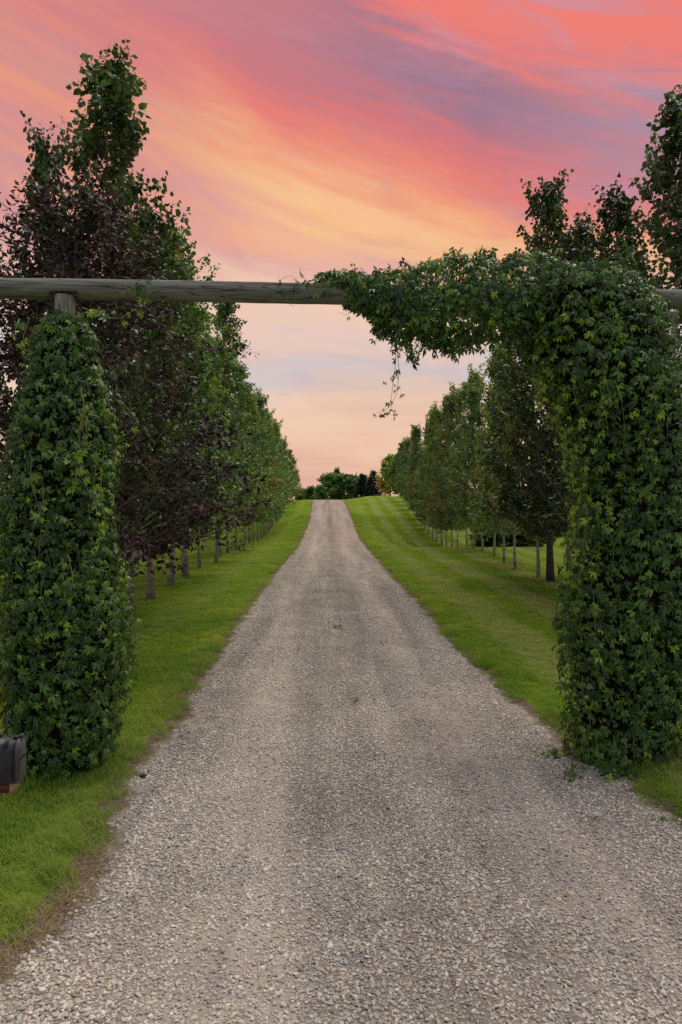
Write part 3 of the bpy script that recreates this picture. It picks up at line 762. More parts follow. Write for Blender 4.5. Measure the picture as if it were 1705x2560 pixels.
def spruce_geo(seed, H, Rb):
    r_ = np.random.RandomState(seed); wood = Acc()
    wood.add(*tube(np.array([[0, 0, 0], [0, 0, H * .97]]), [.10, .01], 6))
    tv = np.array([[-.16, 0, 0], [.16, 0, 0], [.20, .55, -.05], [-.20, .55, -.05], [0, 1, -.02]]); tf = np.array([[0, 1, 2], [0, 2, 3], [3, 2, 4]])
    pos, d_, s_ = [], [], []
    nw = 22
    for w in range(nw):
        z = .35 + (H - .5) * w / nw; L = Rb * (1 - z / H) ** .85 + .08
        for b in range(max(8, int(24 * (1 - z / H) + 6))):
            a = r_.rand() * 6.283; l = L * r_.uniform(.75, 1.12)
            o_ = np.array([math.cos(a), math.sin(a), -.18])
            for s in np.linspace(.15, 1, 5):
                pos.append(np.array([0, 0, z]) + o_ * l * s); d_.append(o_ + r_.normal(0, .55, 3)); s_.append(.46 * (1.2 - .4 * s))
    pos = np.array(pos); n_ = np.tile([0, 0, 1.0], (len(pos), 1)) + r_.normal(0, .4, (len(pos), 3))
    v, f = scatter(tv, tf, pos, np.array(d_), n_, np.array(s_))
    rn = np.repeat(r_.rand(len(pos)), 5)
    return wood.mesh('trunk', [mat_twig], True), mesh_np('crown', v, f, [mat_spruce], {'rnd': rn, 'age': rn * 0})
sp = spruce_geo(9, 6, 1.5)
far_tree('spruce_tree', sp, 906, 1180, 112, 'dark spruce in front of the green clump beyond the crest', (.8, .85, .8), 1.25, 'spruces beyond the crest')
far_tree('spruce_tree', sp, 934, 1172, 110, 'tall dark spruce beside the yellowing tree on the crest', (.75, .8, .8), 1.3, 'spruces beyond the crest')
far_tree('spruce_tree', sp, 920, 1196, 120, 'blue-grey spruce between the two dark spruces on the crest', (1.7, 1.9, 2.0), .9, 'spruces beyond the crest')
# low dark shrubs behind the right row, seen between its trunks
for px, Y, h, lab in ((1225, 45, 1.9, 'low dark shrub behind the right row, leftmost of three between the trunks'), (1276, 46, 2.2, 'low dark shrub behind the right row, middle one between the trunks'), (1322, 45, 2.0, 'low dark shrub behind the right row, nearest the right creeper')):
    place_tree('dark_shrub', bushp[0], (px - CX) / F * Y, Y, h, px, lab, 'shrubs behind the right row', (.45, .55, .5), wide=.62, baseH=6.0)

# ------------------------------------------------------------------ gateway of logs
GL = (-2.245, 5.74); GR = (2.56, 6.12)
gate = add('log_gateway', None, loc=(GL[0], GL[1], float(ZG(*GL))), label='weathered log gateway spanning the driveway, two posts and a round beam', category='gateway')
g0 = np.array(gate.location)
def log_post(p, ztop, rad):
    n = 26; zz = np.linspace(-.3, ztop - float(ZG(*p)), n)
    pa = np.column_stack([.012 * np.sin(zz * 1.3), .01 * np.cos(zz * 1.1), zz])
    rr = rad * (1.06 - .06 * zz / zz[-1]); rr[-1] *= .93
    v, f = tube(pa, rr, 20)
    a = Acc(); a.add(v, f); return a.mesh('post', [mat_woodv], False)
bL = np.array([-4.6, 5.56, 3.925]); bR = np.array([5.2, 6.33, 4.035])
def beam_z(x): return np.interp(x, [bL[0], bR[0]], [bL[2], bR[2]])
add('post', log_post(GL, float(beam_z(GL[0])) - .047, .083), gate, (0, 0, 0))
add('post', log_post(GR, float(beam_z(GR[0])) - .047, .083), gate, (GR[0] - g0[0], GR[1] - g0[1], float(ZG(*GR)) - g0[2]))
# beam: notched over each post
n = 520; s = np.linspace(0, 1, n); pa = bL + (bR - bL) * s[:, None]
pa[:, 2] += .012 * np.sin(s * 7) ; ns = 28
ang = np.linspace(0, 2 * np.pi, ns, endpoint=False)
rb = .079 + .007 * np.sin(s * 3.0) + .0025 * vnoise(s * 60, 2.0)
vv = np.zeros((n, ns, 3))
for i in range(n):
    c_, s_ = np.cos(ang) * rb[i] * (1 + .03 * vnoise(ang * 2, s[i] * 20)), np.sin(ang) * rb[i]
    for gp in (GL, GR):
        if abs(pa[i, 0] - gp[0]) < .118:
            s_ = np.maximum(s_, -.034)
    vv[i, :, 0] = pa[i, 0]; vv[i, :, 1] = pa[i, 1] + c_; vv[i, :, 2] = pa[i, 2] + s_
idx = np.arange(n * ns).reshape(n, ns)
fs = np.stack([idx[:-1], idx[1:], np.roll(idx, -1, 1)[1:], np.roll(idx, -1, 1)[:-1]], -1).reshape(-1, 4)
add('crossbeam', mesh_np('crossbeam', vv.reshape(-1, 3) - g0, fs[:, ::-1], [mat_wood], smooth=True), gate, (0, 0, 0))

# ------------------------------------------------------------------ Virginia creeper
def leaflet(L, wd, ang, droop, tvs, tfs):
    k = len(tvs)
    c, s = math.cos(ang), math.sin(ang)
    pts = [(0, .06, 0), (-wd * .62, .34, .05), (-wd, .62, .04), (-wd * .45, .86, -.02), (0, 1.04, -.10), (wd * .45, .86, -.02), (wd, .62, .04), (wd * .62, .34, .05), (0, .52, .0)]
    for x, y, z in pts:
        x, y, z = x * L, y * L, z * L - droop * (y * L) ** 2
        tvs.append((x * c + y * s, -x * s + y * c, z))
    for a in range(8): tfs.append((k + 8, k + (a + 1) % 8, k + a))
def palm(seed):
    r_ = np.random.RandomState(seed); tv, tf = [], []
    for a, L in ((-100, .62), (-52, .9), (0, 1.0), (52, .9), (100, .62)):
        leaflet(L * r_.uniform(.88, 1.1), .225 * r_.uniform(.85, 1.15), R(a + r_.normal(0, 6)), .32 + .3 * r_.rand(), tv, tf)
    return np.array(tv), np.array(tf)
PALMS = [palm(s) for s in range(6)]
def palm_data(seed, age, rnd):
    tv, tf = PALMS[seed % 6]
    return mesh_np('leaf', tv, tf, [mat_creeper], {'rnd': np.full(len(tv), rnd), 'age': np.full(len(tv), age)}, smooth=True)
LEAFDATA = [palm_data(s, a, q) for s in range(6) for (a, q) in ((0, .15), (0, .45), (.05, .75), (.25, .8), (.75, .6))]

class Creeper:
    def __init__(self, root, label):
        self.t = add('virginia_creeper', None, loc=root, label=label, category='climbing plant')
        self.o = np.array(root); self.pos, self.d, self.n, self.s, self.age = [], [], [], [], []
        self.stem = Acc(); self.core = False; self.core_acc = Acc()
    def leaves(self, pos, outward, size=.068, young=0.09, up=.25, hang=.9, seed=0):
        r_ = np.random.RandomState(seed); N = len(pos)
        o_ = unit(outward)
        d_ = unit(np.array([0, 0, -hang]) + o_ * .45 + r_.normal(0, .38, (N, 3)))
        n_ = unit(o_ * .75 + np.array([0, 0, up + .30]) + r_.normal(0, .36, (N, 3)))
        yn = vnoise(pos[:, 0] * 2.3 + 5, pos[:, 2] * 2.3 + pos[:, 1])
        age = np.where(r_.rand(N) < np.clip(young + .55 * np.clip(yn - .16, 0, 1), 0, 1), r_.uniform(.35, 1, N), r_.uniform(0, .06, N))
        s_ = size * r_.uniform(.5, 1.4, N) * np.where(age > .3, .78, 1)
        self.pos.append(pos); self.d.append(d_); self.n.append(n_); self.s.append(s_); self.age.append(age)
    def finish(self, front_dir=np.array([0, -1.0, 0])):
        pos, d, n, s, age = map(np.concatenate, (self.pos, self.d, self.n, self.s, self.age))
        # the 300 nearest and largest leaves in view stand as single leaves
        px = CX + F * pos[:, 0] / pos[:, 1]
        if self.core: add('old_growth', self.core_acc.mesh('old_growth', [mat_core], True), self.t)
        score = s / pos[:, 1] * 10 + np.random.RandomState(3).rand(len(pos)) * .02 + np.where(n[:, 1] < -.3, .05, 0)
        # prefer the outer skin: distance in front of neighbours in the same bit of the picture
        cell = np.round(px / 26).astype(int) * 1000 + np.round(pos[:, 2] / .085).astype(int)
        first = {}
        for i in np.argsort(pos[:, 1]):
            first.setdefault(cell[i], i)
        cand = np.array([i for i in first.values() if -20 < px[i] < 1725])
        cand = cand[np.argsort(-score[cand])][:300]
        single = np.zeros(len(pos), bool); single[cand] = True
        r_ = np.random.RandomState(8)
        for i in cand:
            k = r_.randint(6); sh = 4 if age[i] > .5 else (3 if age[i] > .2 else r_.choice([0, 1, 1, 2]))
            o_ = add('leaf', LEAFDATA[k * 5 + sh], self.t)
            dd = unit(d[i]); ss = unit(np.cross(dd, n[i])); nn = np.cross(ss, dd)
            M = Matrix(((ss[0], dd[0], nn[0], pos[i, 0] - self.o[0]), (ss[1], dd[1], nn[1], pos[i, 1] - self.o[1]), (ss[2], dd[2], nn[2], pos[i, 2] - self.o[2]), (0, 0, 0, 1)))
            o_.matrix_basis = M @ Matrix.Scale(s[i], 4)
        V_, F_, RN, AG, off = [], [], [], [], 0
        idx = np.where(~single)[0]
        for k in range(6):
            ii = idx[k::6]
            if len(ii) == 0: continue
            tv, tf = PALMS[k]
            v, f = scatter(tv, tf, pos[ii] - self.o, d[ii], n[ii], s[ii])
            V_.append(v); F_.append(f + off); off += len(v)
            RN.append(np.repeat(r_.rand(len(ii)), len(tv))); AG.append(np.repeat(age[ii], len(tv)))
        add('foliage', mesh_np('foliage', np.vstack(V_), np.vstack(F_), [mat_creeper], {'rnd': np.concatenate(RN), 'age': np.concatenate(AG)}, smooth=True), self.t, kind='stuff')
        self.stem.v = [v - self.o for v in self.stem.v]
        add('stems', self.stem.mesh('stems', [mat_stem], True), self.t)
        print('creeper leaves', len(pos))

def column_leaves(cr, prof, Y0, n, seed, shells=((.92, 1.10, 1.25), (.80, .92, .9)), size=.052, depth_k=.9, core_k=.78):
    """prof: rows (y, xl, xr) in full-frame pixels at distance Y0"""
    r_ = np.random.RandomState(seed)
    zz = np.array([CH + (HY - p[0]) / F * Y0 for p in prof]); xl = np.array([(p[1] - CX) / F * Y0 for p in prof]); xr = np.array([(p[2] - CX) / F * Y0 for p in prof])
    o_ = np.argsort(zz); zz, xl, xr = zz[o_], xl[o_], xr[o_]
    gz = np.linspace(zz[0], zz[-1], 200); rr = (np.interp(gz, zz, xr) - np.interp(gz, zz, xl)) / 2
    for (a, b, share) in shells:
        N = int(n * share)
        z = r_.choice(gz, N, p=(rr + .05) / (rr + .05).sum()) + r_.uniform(-.01, .01, N)
        th = r_.rand(N) * 2 * np.pi
        rad = (np.interp(z, zz, xr) - np.interp(z, zz, xl)) / 2; cx = (np.interp(z, zz, xr) + np.interp(z, zz, xl)) / 2
        q = r_.uniform(a, b, N) * (1 + .20 * vnoise(th * 1.6 + seed, z * 2.6) + .12 * vnoise(th * 4, z * 6))
        pos = np.column_stack([cx + np.cos(th) * rad * q, Y0 + np.sin(th) * rad * q * depth_k, z])
        cr.leaves(pos, np.column_stack([np.cos(th), np.sin(th), 0 * th]), size, young=.05 + .45 * np.clip(np.abs(np.cos(th)) - .55, 0, .45), seed=seed + int(a * 10))  # more lime towards both sides: backlit rim put into the leaf colour
    # added dark core inside, standing for the deep shade between the leaves
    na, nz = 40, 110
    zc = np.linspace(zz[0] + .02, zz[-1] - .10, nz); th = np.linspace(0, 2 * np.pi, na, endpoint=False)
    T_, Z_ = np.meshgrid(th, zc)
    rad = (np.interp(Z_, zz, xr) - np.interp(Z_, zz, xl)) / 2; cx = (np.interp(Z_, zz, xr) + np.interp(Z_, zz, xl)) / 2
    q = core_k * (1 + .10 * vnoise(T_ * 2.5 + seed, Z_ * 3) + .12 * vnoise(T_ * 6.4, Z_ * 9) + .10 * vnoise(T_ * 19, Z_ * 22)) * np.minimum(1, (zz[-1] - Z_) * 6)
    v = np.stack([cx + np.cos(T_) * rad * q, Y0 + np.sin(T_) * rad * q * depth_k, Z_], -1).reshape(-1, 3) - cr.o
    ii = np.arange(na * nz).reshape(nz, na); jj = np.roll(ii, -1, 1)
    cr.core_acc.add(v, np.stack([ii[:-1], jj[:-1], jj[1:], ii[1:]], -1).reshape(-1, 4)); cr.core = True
    return zz, xl, xr
def px(p): return [(y * 1.0874, a * 1.0874, b * 1.0874) for (y, a, b) in p]

def strand(cr, pts, nleaf, size, seed, young=.5, rad=.004, leafspread=.03):
    r_ = np.random.RandomState(seed); pts = np.asarray(pts, float)
    tt = np.linspace(0, 1, len(pts)); t2 = np.linspace(0, 1, max(8, len(pts) * 5))
    pa = np.column_stack([np.interp(t2, tt, pts[:, k]) for k in range(3)])
    kk = np.array([.25, .5, .25]); 
    for _ in range(3):
        for k in range(3): pa[1:-1, k] = np.convolve(pa[:, k], kk, 'valid')
    cr.stem.add(*tube(pa, np.linspace(rad, rad * .35, len(pa)), 4, False))
    if nleaf:
        u_ = r_.uniform(.08, 1, nleaf)
        pos = np.column_stack([np.interp(u_, t2, pa[:, k]) for k in range(3)]) + r_.normal(0, leafspread, (nleaf, 3))
        out_ = r_.normal(0, 1, (nleaf, 3)) + np.array([0, -.7, .2])
        cr.leaves(pos, out_, size, young=young, hang=1.0, seed=seed)

crL = Creeper((GL[0], GL[1], float(ZG(*GL))), 'dense green creeper covering the left gatepost beside the mailbox')
profL = px([(716, 132, 178), (738, 106, 200), (770, 84, 218), (850, 68, 240), (950, 42, 262), (1050, 30, 266), (1150, 14, 258), (1250, 8, 262), (1350, 8, 284), (1450, 10, 296), (1550, 10, 288), (1650, 16, 272), (1720, 30, 250), (1765, 52, 222), (1790, 68, 195)])
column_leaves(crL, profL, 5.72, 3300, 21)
# loose runners on the left column and along the beam
strand(crL, [at(190 * 1.0874, 770, 5.45), at(255, 790, 5.4), at(300, 800, 5.42), at(340, 775, 5.5), at(372, 745, 5.6)], 14, .05, 31, .8)
strand(crL, [at(300, 735, 5.55), at(325, 725, 5.54), at(350, 716, 5.54), at(368, 712, 5.55)], 13, .05, 32, .2, leafspread=.025)
strand(crL, [at(75, 800, 5.4), at(60, 840, 5.38), at(58, 880, 5.4), at(66, 930, 5.4)], 9, .05, 33, .9)
strand(crL, [at(300, 1000, 5.4), at(330, 1035, 5.42), at(345, 1060, 5.42), at(340, 1085, 5.42)], 5, .045, 34, .9)
strand(crL, [at(318, 1560, 5.3), at(345, 1605, 5.28), at(372, 1640, 5.28), at(392, 1668, 5.3)], 3, .03, 35, .9, .003)
strand(crL, [at(300, 1740, 5.3), at(345, 1770, 5.28), at(395, 1760, 5.3)], 4, .03, 36, .9, .003)
for i in range(10):
    r_ = np.random.RandomState(400 + i); x0 = r_.uniform(70, 270); y0 = r_.uniform(820, 1500)
    strand(crL, [at(x0, y0, 5.3), at(x0 + r_.uniform(-15, 15), y0 + 60, 5.22), at(x0 + r_.uniform(-25, 25), y0 + 130, 5.2), at(x0 + r_.uniform(-30, 30), y0 + 190, 5.18)], 9, .055, 420 + i, .85, .0035)
crL.finish()

crR = Creeper((GR[0], GR[1], float(ZG(*GR))), 'large green creeper covering the right gatepost and spilling along the beam')
profR = px([(640, 1180, 1440), (680, 1175, 1490), (720, 1180, 1512), (800, 1200, 1545), (860, 1222, 1572), (920, 1262, 1590), (1000, 1305, 1605), (1100, 1326, 1612), (1200, 1334, 1615), (1300, 1318, 1615), (1400, 1298, 1610), (1480, 1288, 1605), (1560, 1300, 1592), (1650, 1312, 1575), (1710, 1312, 1555), (1750, 1330, 1535), (1768, 1380, 1500)])
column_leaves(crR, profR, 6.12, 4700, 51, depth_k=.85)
# canopy along the beam: cross-section grows towards the post
r_ = np.random.RandomState(61)
bx = np.array([735, 770, 850, 900, 960, 1030, 1100, 1180, 1300, 1400, 1470, 1510]) * 1.0874
bt = np.array([640, 634, 640, 628, 616, 604, 594, 592, 596, 612, 640, 668]) * 1.0874
bb = np.array([655, 690, 735, 772, 790, 800, 782, 770, 790, 800, 790, 760]) * 1.0874
N = 5200
q = r_.rand(N) ** .85
xx = np.interp(q, np.linspace(0, 1, len(bx)), bx)
th = r_.rand(N) * 6.283; rq = np.where(r_.rand(N) < .68, r_.uniform(.78, 1.05, N), r_.uniform(.2, .8, N))
zt = CH + (HY - np.interp(xx, bx, bt)) / F * 6.0; zb = CH + (HY - np.interp(xx, bx, bb)) / F * 6.0
hz = (zt - zb) / 2; X_ = (xx - CX) / F * 6.02
rq = rq * (1 + .38 * vnoise(xx * .02, th * 1.5) + .15 * vnoise(xx * .06, th * 3))
yb = np.interp(X_, [bL[0], bR[0]], [bL[1], bR[1]])
pos = np.column_stack([X_ + r_.normal(0, .02, N), yb + np.cos(th) * np.minimum(hz * .9, .34) * rq, (zt + zb) / 2 + np.sin(th) * hz * rq])
# hold leaves off the log itself
dlog = np.hypot(pos[:, 1] - yb, pos[:, 2] - beam_z(pos[:, 0])); ok = dlog > .085
crR.leaves(pos[ok], np.column_stack([0 * th, np.cos(th) * np.minimum(hz, .34), np.sin(th) * hz * .8 + .05])[ok], .053, seed=62)
# sparse sprigs creeping ahead along the log
strand(crR, [at(735, 700, 5.86), at(760, 715, 5.78), at(800, 712, 5.78), at(850, 705, 5.8), at(900, 698, 5.85)], 22, .05, 63, .1, leafspread=.035)
strand(crR, [at(830, 690, 5.85), at(880, 688, 5.86), at(950, 690, 5.86), at(1010, 690, 5.86)], 34, .055, 64, .1, leafspread=.04)
strand(crR, [at(700, 700, 5.8), at(712, 735, 5.78), at(720, 758, 5.78), at(735, 770, 5.78)], 3, .05, 65, .0, .003, .012)
strand(crR, [at(738, 712, 5.8), at(740, 745, 5.78), at(736, 766, 5.78)], 3, .055, 66, .0, .003, .012)
strand(crR, [at(700, 715, 5.9), at(705, 698, 5.9), at(724, 690, 5.9), at(745, 700, 5.9)], 0, .03, 67, .0, .002)
strand(crR, [at(905, 745, 5.8), at(880, 775, 5.8), at(868, 790, 5.8), at(848, 782, 5.8)], 3, .035, 68, .0, .0025, .012)
strand(crR, [at(915, 715, 5.9), at(930, 696, 5.9), at(940, 682, 5.9)], 0, .03, 69, .0, .002)
# hanging strands under the canopy
strand(crR, [at(985, 840, 5.95), at(990, 900, 5.95), at(982, 960, 5.95), at(976, 1010, 5.95), at(985, 1040, 5.95)], 20, .040, 70, .0, .003, .028)
strand(crR, [at(990, 850, 5.97), at(998, 930, 5.97), at(992, 985, 5.97), at(972, 1022, 5.97), at(940, 1034, 5.97)], 9, .032, 71, .0, .0025, .02)
strand(crR, [at(1055, 860, 5.9), at(1040, 890, 5.9), at(1025, 915, 5.9)], 4, .05, 72, .0, .0025, .015)
strand(crR, [at(1125, 850, 5.9), at(1138, 880, 5.9), at(1142, 902, 5.9)], 4, .045, 73, .0, .0025, .015)
for i in range(26):
    r_ = np.random.RandomState(500 + i); x0 = r_.uniform(935, 1260); y0 = np.interp(x0, bx, bb) - 25; L = r_.uniform(20, 62) * (1.3 if x0 < 1060 else 1)
    strand(crR, [at(x0, y0, 5.9), at(x0 + r_.uniform(-8, 8), y0 + L * .5, 5.9), at(x0 + r_.uniform(-14, 14), y0 + L, 5.92)], int(3 + L / 9), .05, 530 + i, .0, .003, .025)
for i in range(16):
    r_ = np.random.RandomState(560 + i); x0 = r_.uniform(1010, 1420); y0 = np.interp(x0, bx, bt) + 15; L = r_.uniform(18, 44)
    strand(crR, [at(x0, y0, 5.95), at(x0 + r_.uniform(-8, 8), y0 - L * .6, 5.95), at(x0 + r_.uniform(-16, 16), y0 - L, 5.95)], 6, .05, 580 + i, .2, .003, .025)
for i in range(14):
    r_ = np.random.RandomState(600 + i); x0 = r_.uniform(1420, 1690); y0 = r_.uniform(800, 1700)
    strand(crR, [at(x0, y0, 5.62), at(x0 + r_.uniform(-10, 15), y0 + 60, 5.58), at(x0 + r_.uniform(-10, 25), y0 + 120, 5.56), at(x0 + r_.uniform(-10, 30), y0 + 185, 5.54)], 9, .052, 620 + i, .8, .0035)
for i in range(16):  # lime sprigs, their colour standing for backlight along the column's inner edge
    r_ = np.random.RandomState(700 + i); y0 = r_.uniform(850, 1330); x0 = np.interp(y0, [850, 950, 1080, 1200, 1330], [1320, 1350, 1410, 1440, 1450]) + r_.uniform(-12, 30)
    strand(crR, [at(x0 + 25, y0 - 20, 5.9), at(x0, y0 + 10, 5.88), at(x0 + r_.uniform(-15, 10), y0 + 60, 5.88), at(x0 + r_.uniform(-15, 20), y0 + 115, 5.88)], 11, .05, 720 + i, .9, .003, .035)
for i in range(9):
    r_ = np.random.RandomState(760 + i); x0 = r_.uniform(1430, 1660); Y0_ = 5.75 - .1 * r_.rand(); dx_ = r_.uniform(-.30, .18)
    X0 = (x0 - CX) / F * Y0_; g1 = lambda a, b: np.array([a, b, float(ZG(a, b)) + .03])
    strand(crR, [np.array([X0, Y0_, float(ZG(X0, Y0_)) + .30]), g1(X0 + dx_ * .3, Y0_ - .05), g1(X0 + dx_ * .6, Y0_ - .10), g1(X0 + dx_ * .8, Y0_ - .16)], 10, .048, 780 + i, .25, .003, .03)
strand(crR, [at(1425, 1550, 5.8), at(1395, 1530, 5.75), at(1380, 1508, 5.75)], 2, .03, 650, .9, .003, .01)
crR.finish()

# ------------------------------------------------------------------ mailboxes
def metal_mat(name, base, rough):
    m, nb, out = new_mat(name)
    g = nb.new('ShaderNodeTexCoord').outputs['Object']
    n = nb.noise(g, 140, 2); n2 = nb.noise(g, 9, 3)
    c = nb.mix(nb.m('MULTIPLY', nb.sm(n2, .4, .75), .4), base, tuple(min(1, b * 1.7 + .01) for b in base))
    principled(nb, out, c, rough, .5, nb.bump(n, .25, .002))
    return m
mat_mb = metal_mat('black_painted_metal', (.018, .020, .026), .45)
mat_mbd = metal_mat('charcoal_painted_metal', (.055, .052, .055), .5)
mat_mark, nb, out = new_mat('black_lettering'); principled(nb, out, (.008, .008, .008), .7, .2)
mat_board, nb, out = new_mat('red_brown_board')
g = nb.new('ShaderNodeTexCoord').outputs['Object']; x, y, z = nb.sep(g)
principled(nb, out, nb.ramp(nb.noise(nb.vec(nb.m('MULTIPLY', x, 3), nb.m('MULTIPLY', y, 40), nb.m('MULTIPLY', z, 40)), 1, 3), [(.3, (.055, .018, .010)), (.7, (.12, .042, .022))]), .8, .2)
mat_end, nb, out = new_mat('sawn_board_end'); principled(nb, out, (.34, .25, .14), .85, .2)

def arch(w, h, n=18):
    """closed outline of the mailbox front: flat sill, straight sides, round top (y across, z up)"""
    r = w / 2
    pts = [(-r, 0), (r, 0)] + [(r * math.cos(a), h - r + r * math.sin(a)) for a in np.linspace(0, math.pi, n)]
    return np.array(pts)
def extrude_x(outline, x0, x1):
    n = len(outline)
    v = np.vstack([np.column_stack([np.full(n, x0), outline]), np.column_stack([np.full(n, x1), outline]), [[x0, 0, outline[:, 1].mean()]], [[x1, 0, outline[:, 1].mean()]]])
    f = []
    for i in range(n):
        j = (i + 1) % n
        f += [(i, i + n, j + n), (i, j + n, j), (2 * n, i, j), (2 * n + 1, j + n, i + n)]
    return v, np.array(f)[:, ::-1]
def box(a, x0, x1, y0, y1, z0, z1):
    v = np.array([(x, y, z) for x in (x0, x1) for y in (y0, y1) for z in (z0, z1)])
    f = np.array([(0, 1, 3, 2), (4, 6, 7, 5), (0, 4, 5, 1), (2, 3, 7, 6), (0, 2, 6, 4), (1, 5, 7, 3)])
    a.add(v, f)
def flat(me):
    import bmesh
    bm = bmesh.new(); bm.from_mesh(me)
    bmesh.ops.recalc_face_normals(bm, faces=bm.faces); bm.to_mesh(me); bm.free()
    return me
def mailbox(xf, yc, zb, w, h, L, label):
    t_ = add('mailbox', None, loc=(xf, yc, zb), label=label, category='mailbox', group='mailboxes at the left edge')
    t_.rotation_euler = (0, 0, R(5))
    a = Acc(); a.add(*extrude_x(arch(w, h), -L, -.012)); add('body', flat(a.mesh('body', [mat_mb])), t_)
    a = Acc(); a.add(*extrude_x(arch(w + .008, h + .005), -.010, .004)); d = add('door', flat(a.mesh('door', [mat_mbd])), t_)
    a = Acc(); a.add(*extrude_x(arch(w - .016, h - .012) + np.array([0, .004]), .0045, .007)); add('raised_panel', flat(a.mesh('raised_panel', [mat_mbd])), d)
    # a short row of dark characters, too small to read, pressed into the door
    a = Acc(); r_ = np.random.RandomState(4)
    for k in range(5):
        y0 = -.036 + k * .0155; z0 = h * .50
        for (p, q_) in (((0, 0), (.004, .018)), ((.004, .018), (.009, 0)), ((.002, .008), (.008, .008))):
            p = (y0 + p[0] + r_.uniform(-.001, .001), z0 + p[1]); q_ = (y0 + q_[0] + r_.uniform(-.001, .001), z0 + q_[1])
            v, f = tube(np.array([[.0072, p[0], p[1]], [.0072, q_[0], q_[1]]]), [.0012, .0012], 4); a.add(v, f)
    add('lettering', a.mesh('lettering', [mat_mark]), d)
    a = Acc(); box(a, -.004, .012, -.012, .012, h + .002, h + .020); box(a, -.030, -.004, -.010, .010, h + .001, h + .012); add('latch', flat(a.mesh('latch', [mat_mb])), t_)
    a = Acc(); box(a, -.052, -.043, -w / 2 - .005, w / 2 * .2, h * .84, h + .008); add('catch_strap', flat(a.mesh('catch_strap', [mat_mb])), t_)
    return t_
mb_c = at(40, 1964, 3.28)
mailbox(mb_c[0] - .012, 3.345, mb_c[2], .105, .198, .46, 'black metal mailbox with rounded top at the left edge of the lawn')
mailbox(mb_c[0] - .185, 3.345 + .15, mb_c[2] - .045, .105, .198, .44, 'second dark mailbox behind, only its top corner in frame at the left edge')
stand = add('mailbox_stand', None, loc=(mb_c[0] - .445, 3.43, float(ZG(mb_c[0] - .445, 3.43))), label='wooden stand with red-brown board carrying the mailboxes', category='stand')
zb_ = mb_c[2] - float(stand.location[2])
a = Acc(); box(a, -.30, .40, -.135, -.045, zb_ - .048, zb_ - .002); b1 = add('board', flat(a.mesh('board', [mat_board])), stand)
a = Acc(); box(a, .4005, .404, -.135, -.045, zb_ - .048, zb_ - .002); add('board_end', flat(a.mesh('board_end', [mat_end])), b1)
a = Acc(); box(a, -.30, .22, .02, .11, zb_ - .095, zb_ - .048); b2 = add('board', flat(a.mesh('board', [mat_board])), stand)
a = Acc(); box(a, -.05, .04, -.045, .02, -.25, zb_ - .06); add('post', flat(a.mesh('post', [mat_woodv])), stand)

# ------------------------------------------------------------------ small things on and beside the drive
def weed(px_, py_, n, size, label, young=.4):
    Y = CH * F / (py_ - HY); x = (px_ - CX) / F * Y
    r_ = np.random.RandomState(int(px_)); z = float(ZD(x, Y))
    pos = np.column_stack([r_.normal(0, size * 1.1, n), r_.normal(0, size * .8, n), r_.uniform(.004, size * .5, n)])
    d_ = unit(np.column_stack([pos[:, :2], np.full(n, size * .25)]) + r_.normal(0, .02, (n, 3)))
    v, f = scatter(LEAF4[0], LEAF4[1], pos * np.array([.5, .5, 1]), d_, np.tile([0, -.4, 1.0], (n, 1)) + r_.normal(0, .3, (n, 3)), size * r_.uniform(.5, 1, n))
    t_ = add('weed', None, loc=(x, Y, z), label=label, category='weed', group='weeds in the gravel')
    add('leaves', mesh_np('leaves', v, f, [mat_creeper], {'rnd': np.repeat(r_.rand(n), 5), 'age': np.full(n * 5, young * .4)}), t_)
    a = Acc()
    for k in range(4): a.add(*tube(np.array([[0, 0, -.01], pos[k] * np.array([.4, .4, .8])]), [.002, .001], 4))
    add('stem', a.mesh('stem', [mat_stem]), t_)
weed(842, 1573, 26, .07, 'small green weed in the middle of the driveway, the farther one')
weed(888, 1761, 12, .045, 'tiny green weed in the middle of the driveway, the nearer one')
weed(1376, 1893, 30, .06, 'flattened leafy weed in the gravel at the foot of the right creeper', .2)
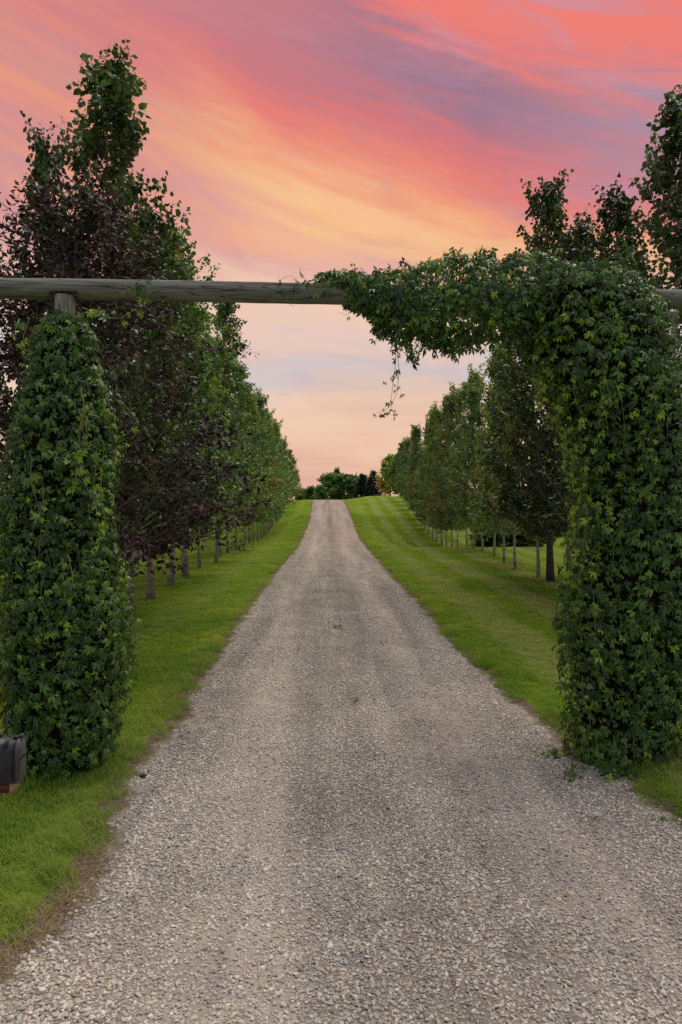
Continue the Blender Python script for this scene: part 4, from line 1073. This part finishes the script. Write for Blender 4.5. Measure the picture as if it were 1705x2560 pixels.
weed(1492, 2056, 12, .03, 'tiny weed in the gravel on the right near the lawn corner')
weed(1648, 2056, 14, .04, 'small weed at the gravel edge below the right lawn corner', .2)
def lump(name, px_, py_, sz, label, mat, cat, seed, flat_=.5):
    Y = CH * F / (py_ - HY); x = (px_ - CX) / F * Y
    me = stone_mesh(seed); me.materials.clear(); me.materials.append(mat)
    o = add(name, me, loc=(x, Y, float(ZD(x, Y)) + sz * flat_ * .3), label=label, category=cat)
    o.scale = (sz, sz * .7, sz * flat_); o.rotation_euler = (.1, .1, seed)
mat_clod, nb, out = new_mat('dark_clod'); g = nb.new('ShaderNodeTexCoord').outputs['Object']
principled(nb, out, nb.ramp(nb.noise(g, 3, 4), [(.3, (.02, .014, .012)), (.7, (.07, .045, .035))]), .95, .1)
mat_pale, nb, out = new_mat('pale_stone'); g = nb.new('ShaderNodeTexCoord').outputs['Object']
principled(nb, out, nb.ramp(nb.noise(g, 2, 4), [(.3, (.34, .27, .24)), (.7, (.52, .44, .40))]), .85, .2)
lump('soil_clod', 356, 1945, .045, 'dark clod of soil on the gravel below the left creeper', mat_clod, 'clod', 71)
lump('soil_clod', 1393, 1900, .04, 'dark clod beside the flattened weed at the right creeper', mat_clod, 'clod', 72)
lump('flat_stone', 1636, 2066, .035, 'pale pinkish flat stone at the right edge of the gravel', mat_pale, 'stone', 73, .35)
lump('flat_stone', 258, 2211, .022, 'pale grey stone on the left verge of the gravel', mat_pale, 'stone', 74, .5)
# pale worn patch stone far up the drive and the small orange marker on the crest
mat_or, nb, out = new_mat('orange_marker'); principled(nb, out, (.55, .20, .10), .6, .3)
Y = 88.0; x = (898 - CX) / F * Y
a = Acc(); a.add(*tube(np.array([[0, 0, -.1], [0, 0, .12], [0, 0, .22], [0, 0, .32], [0, 0, .36]]), [.05, .05, .10, .11, .06], 8))
add('driveway_marker', a.mesh('driveway_marker', [mat_or], True), loc=(x, Y, float(ZG(x, Y))), label='small orange marker on the lawn crest in front of the spruces', category='marker')
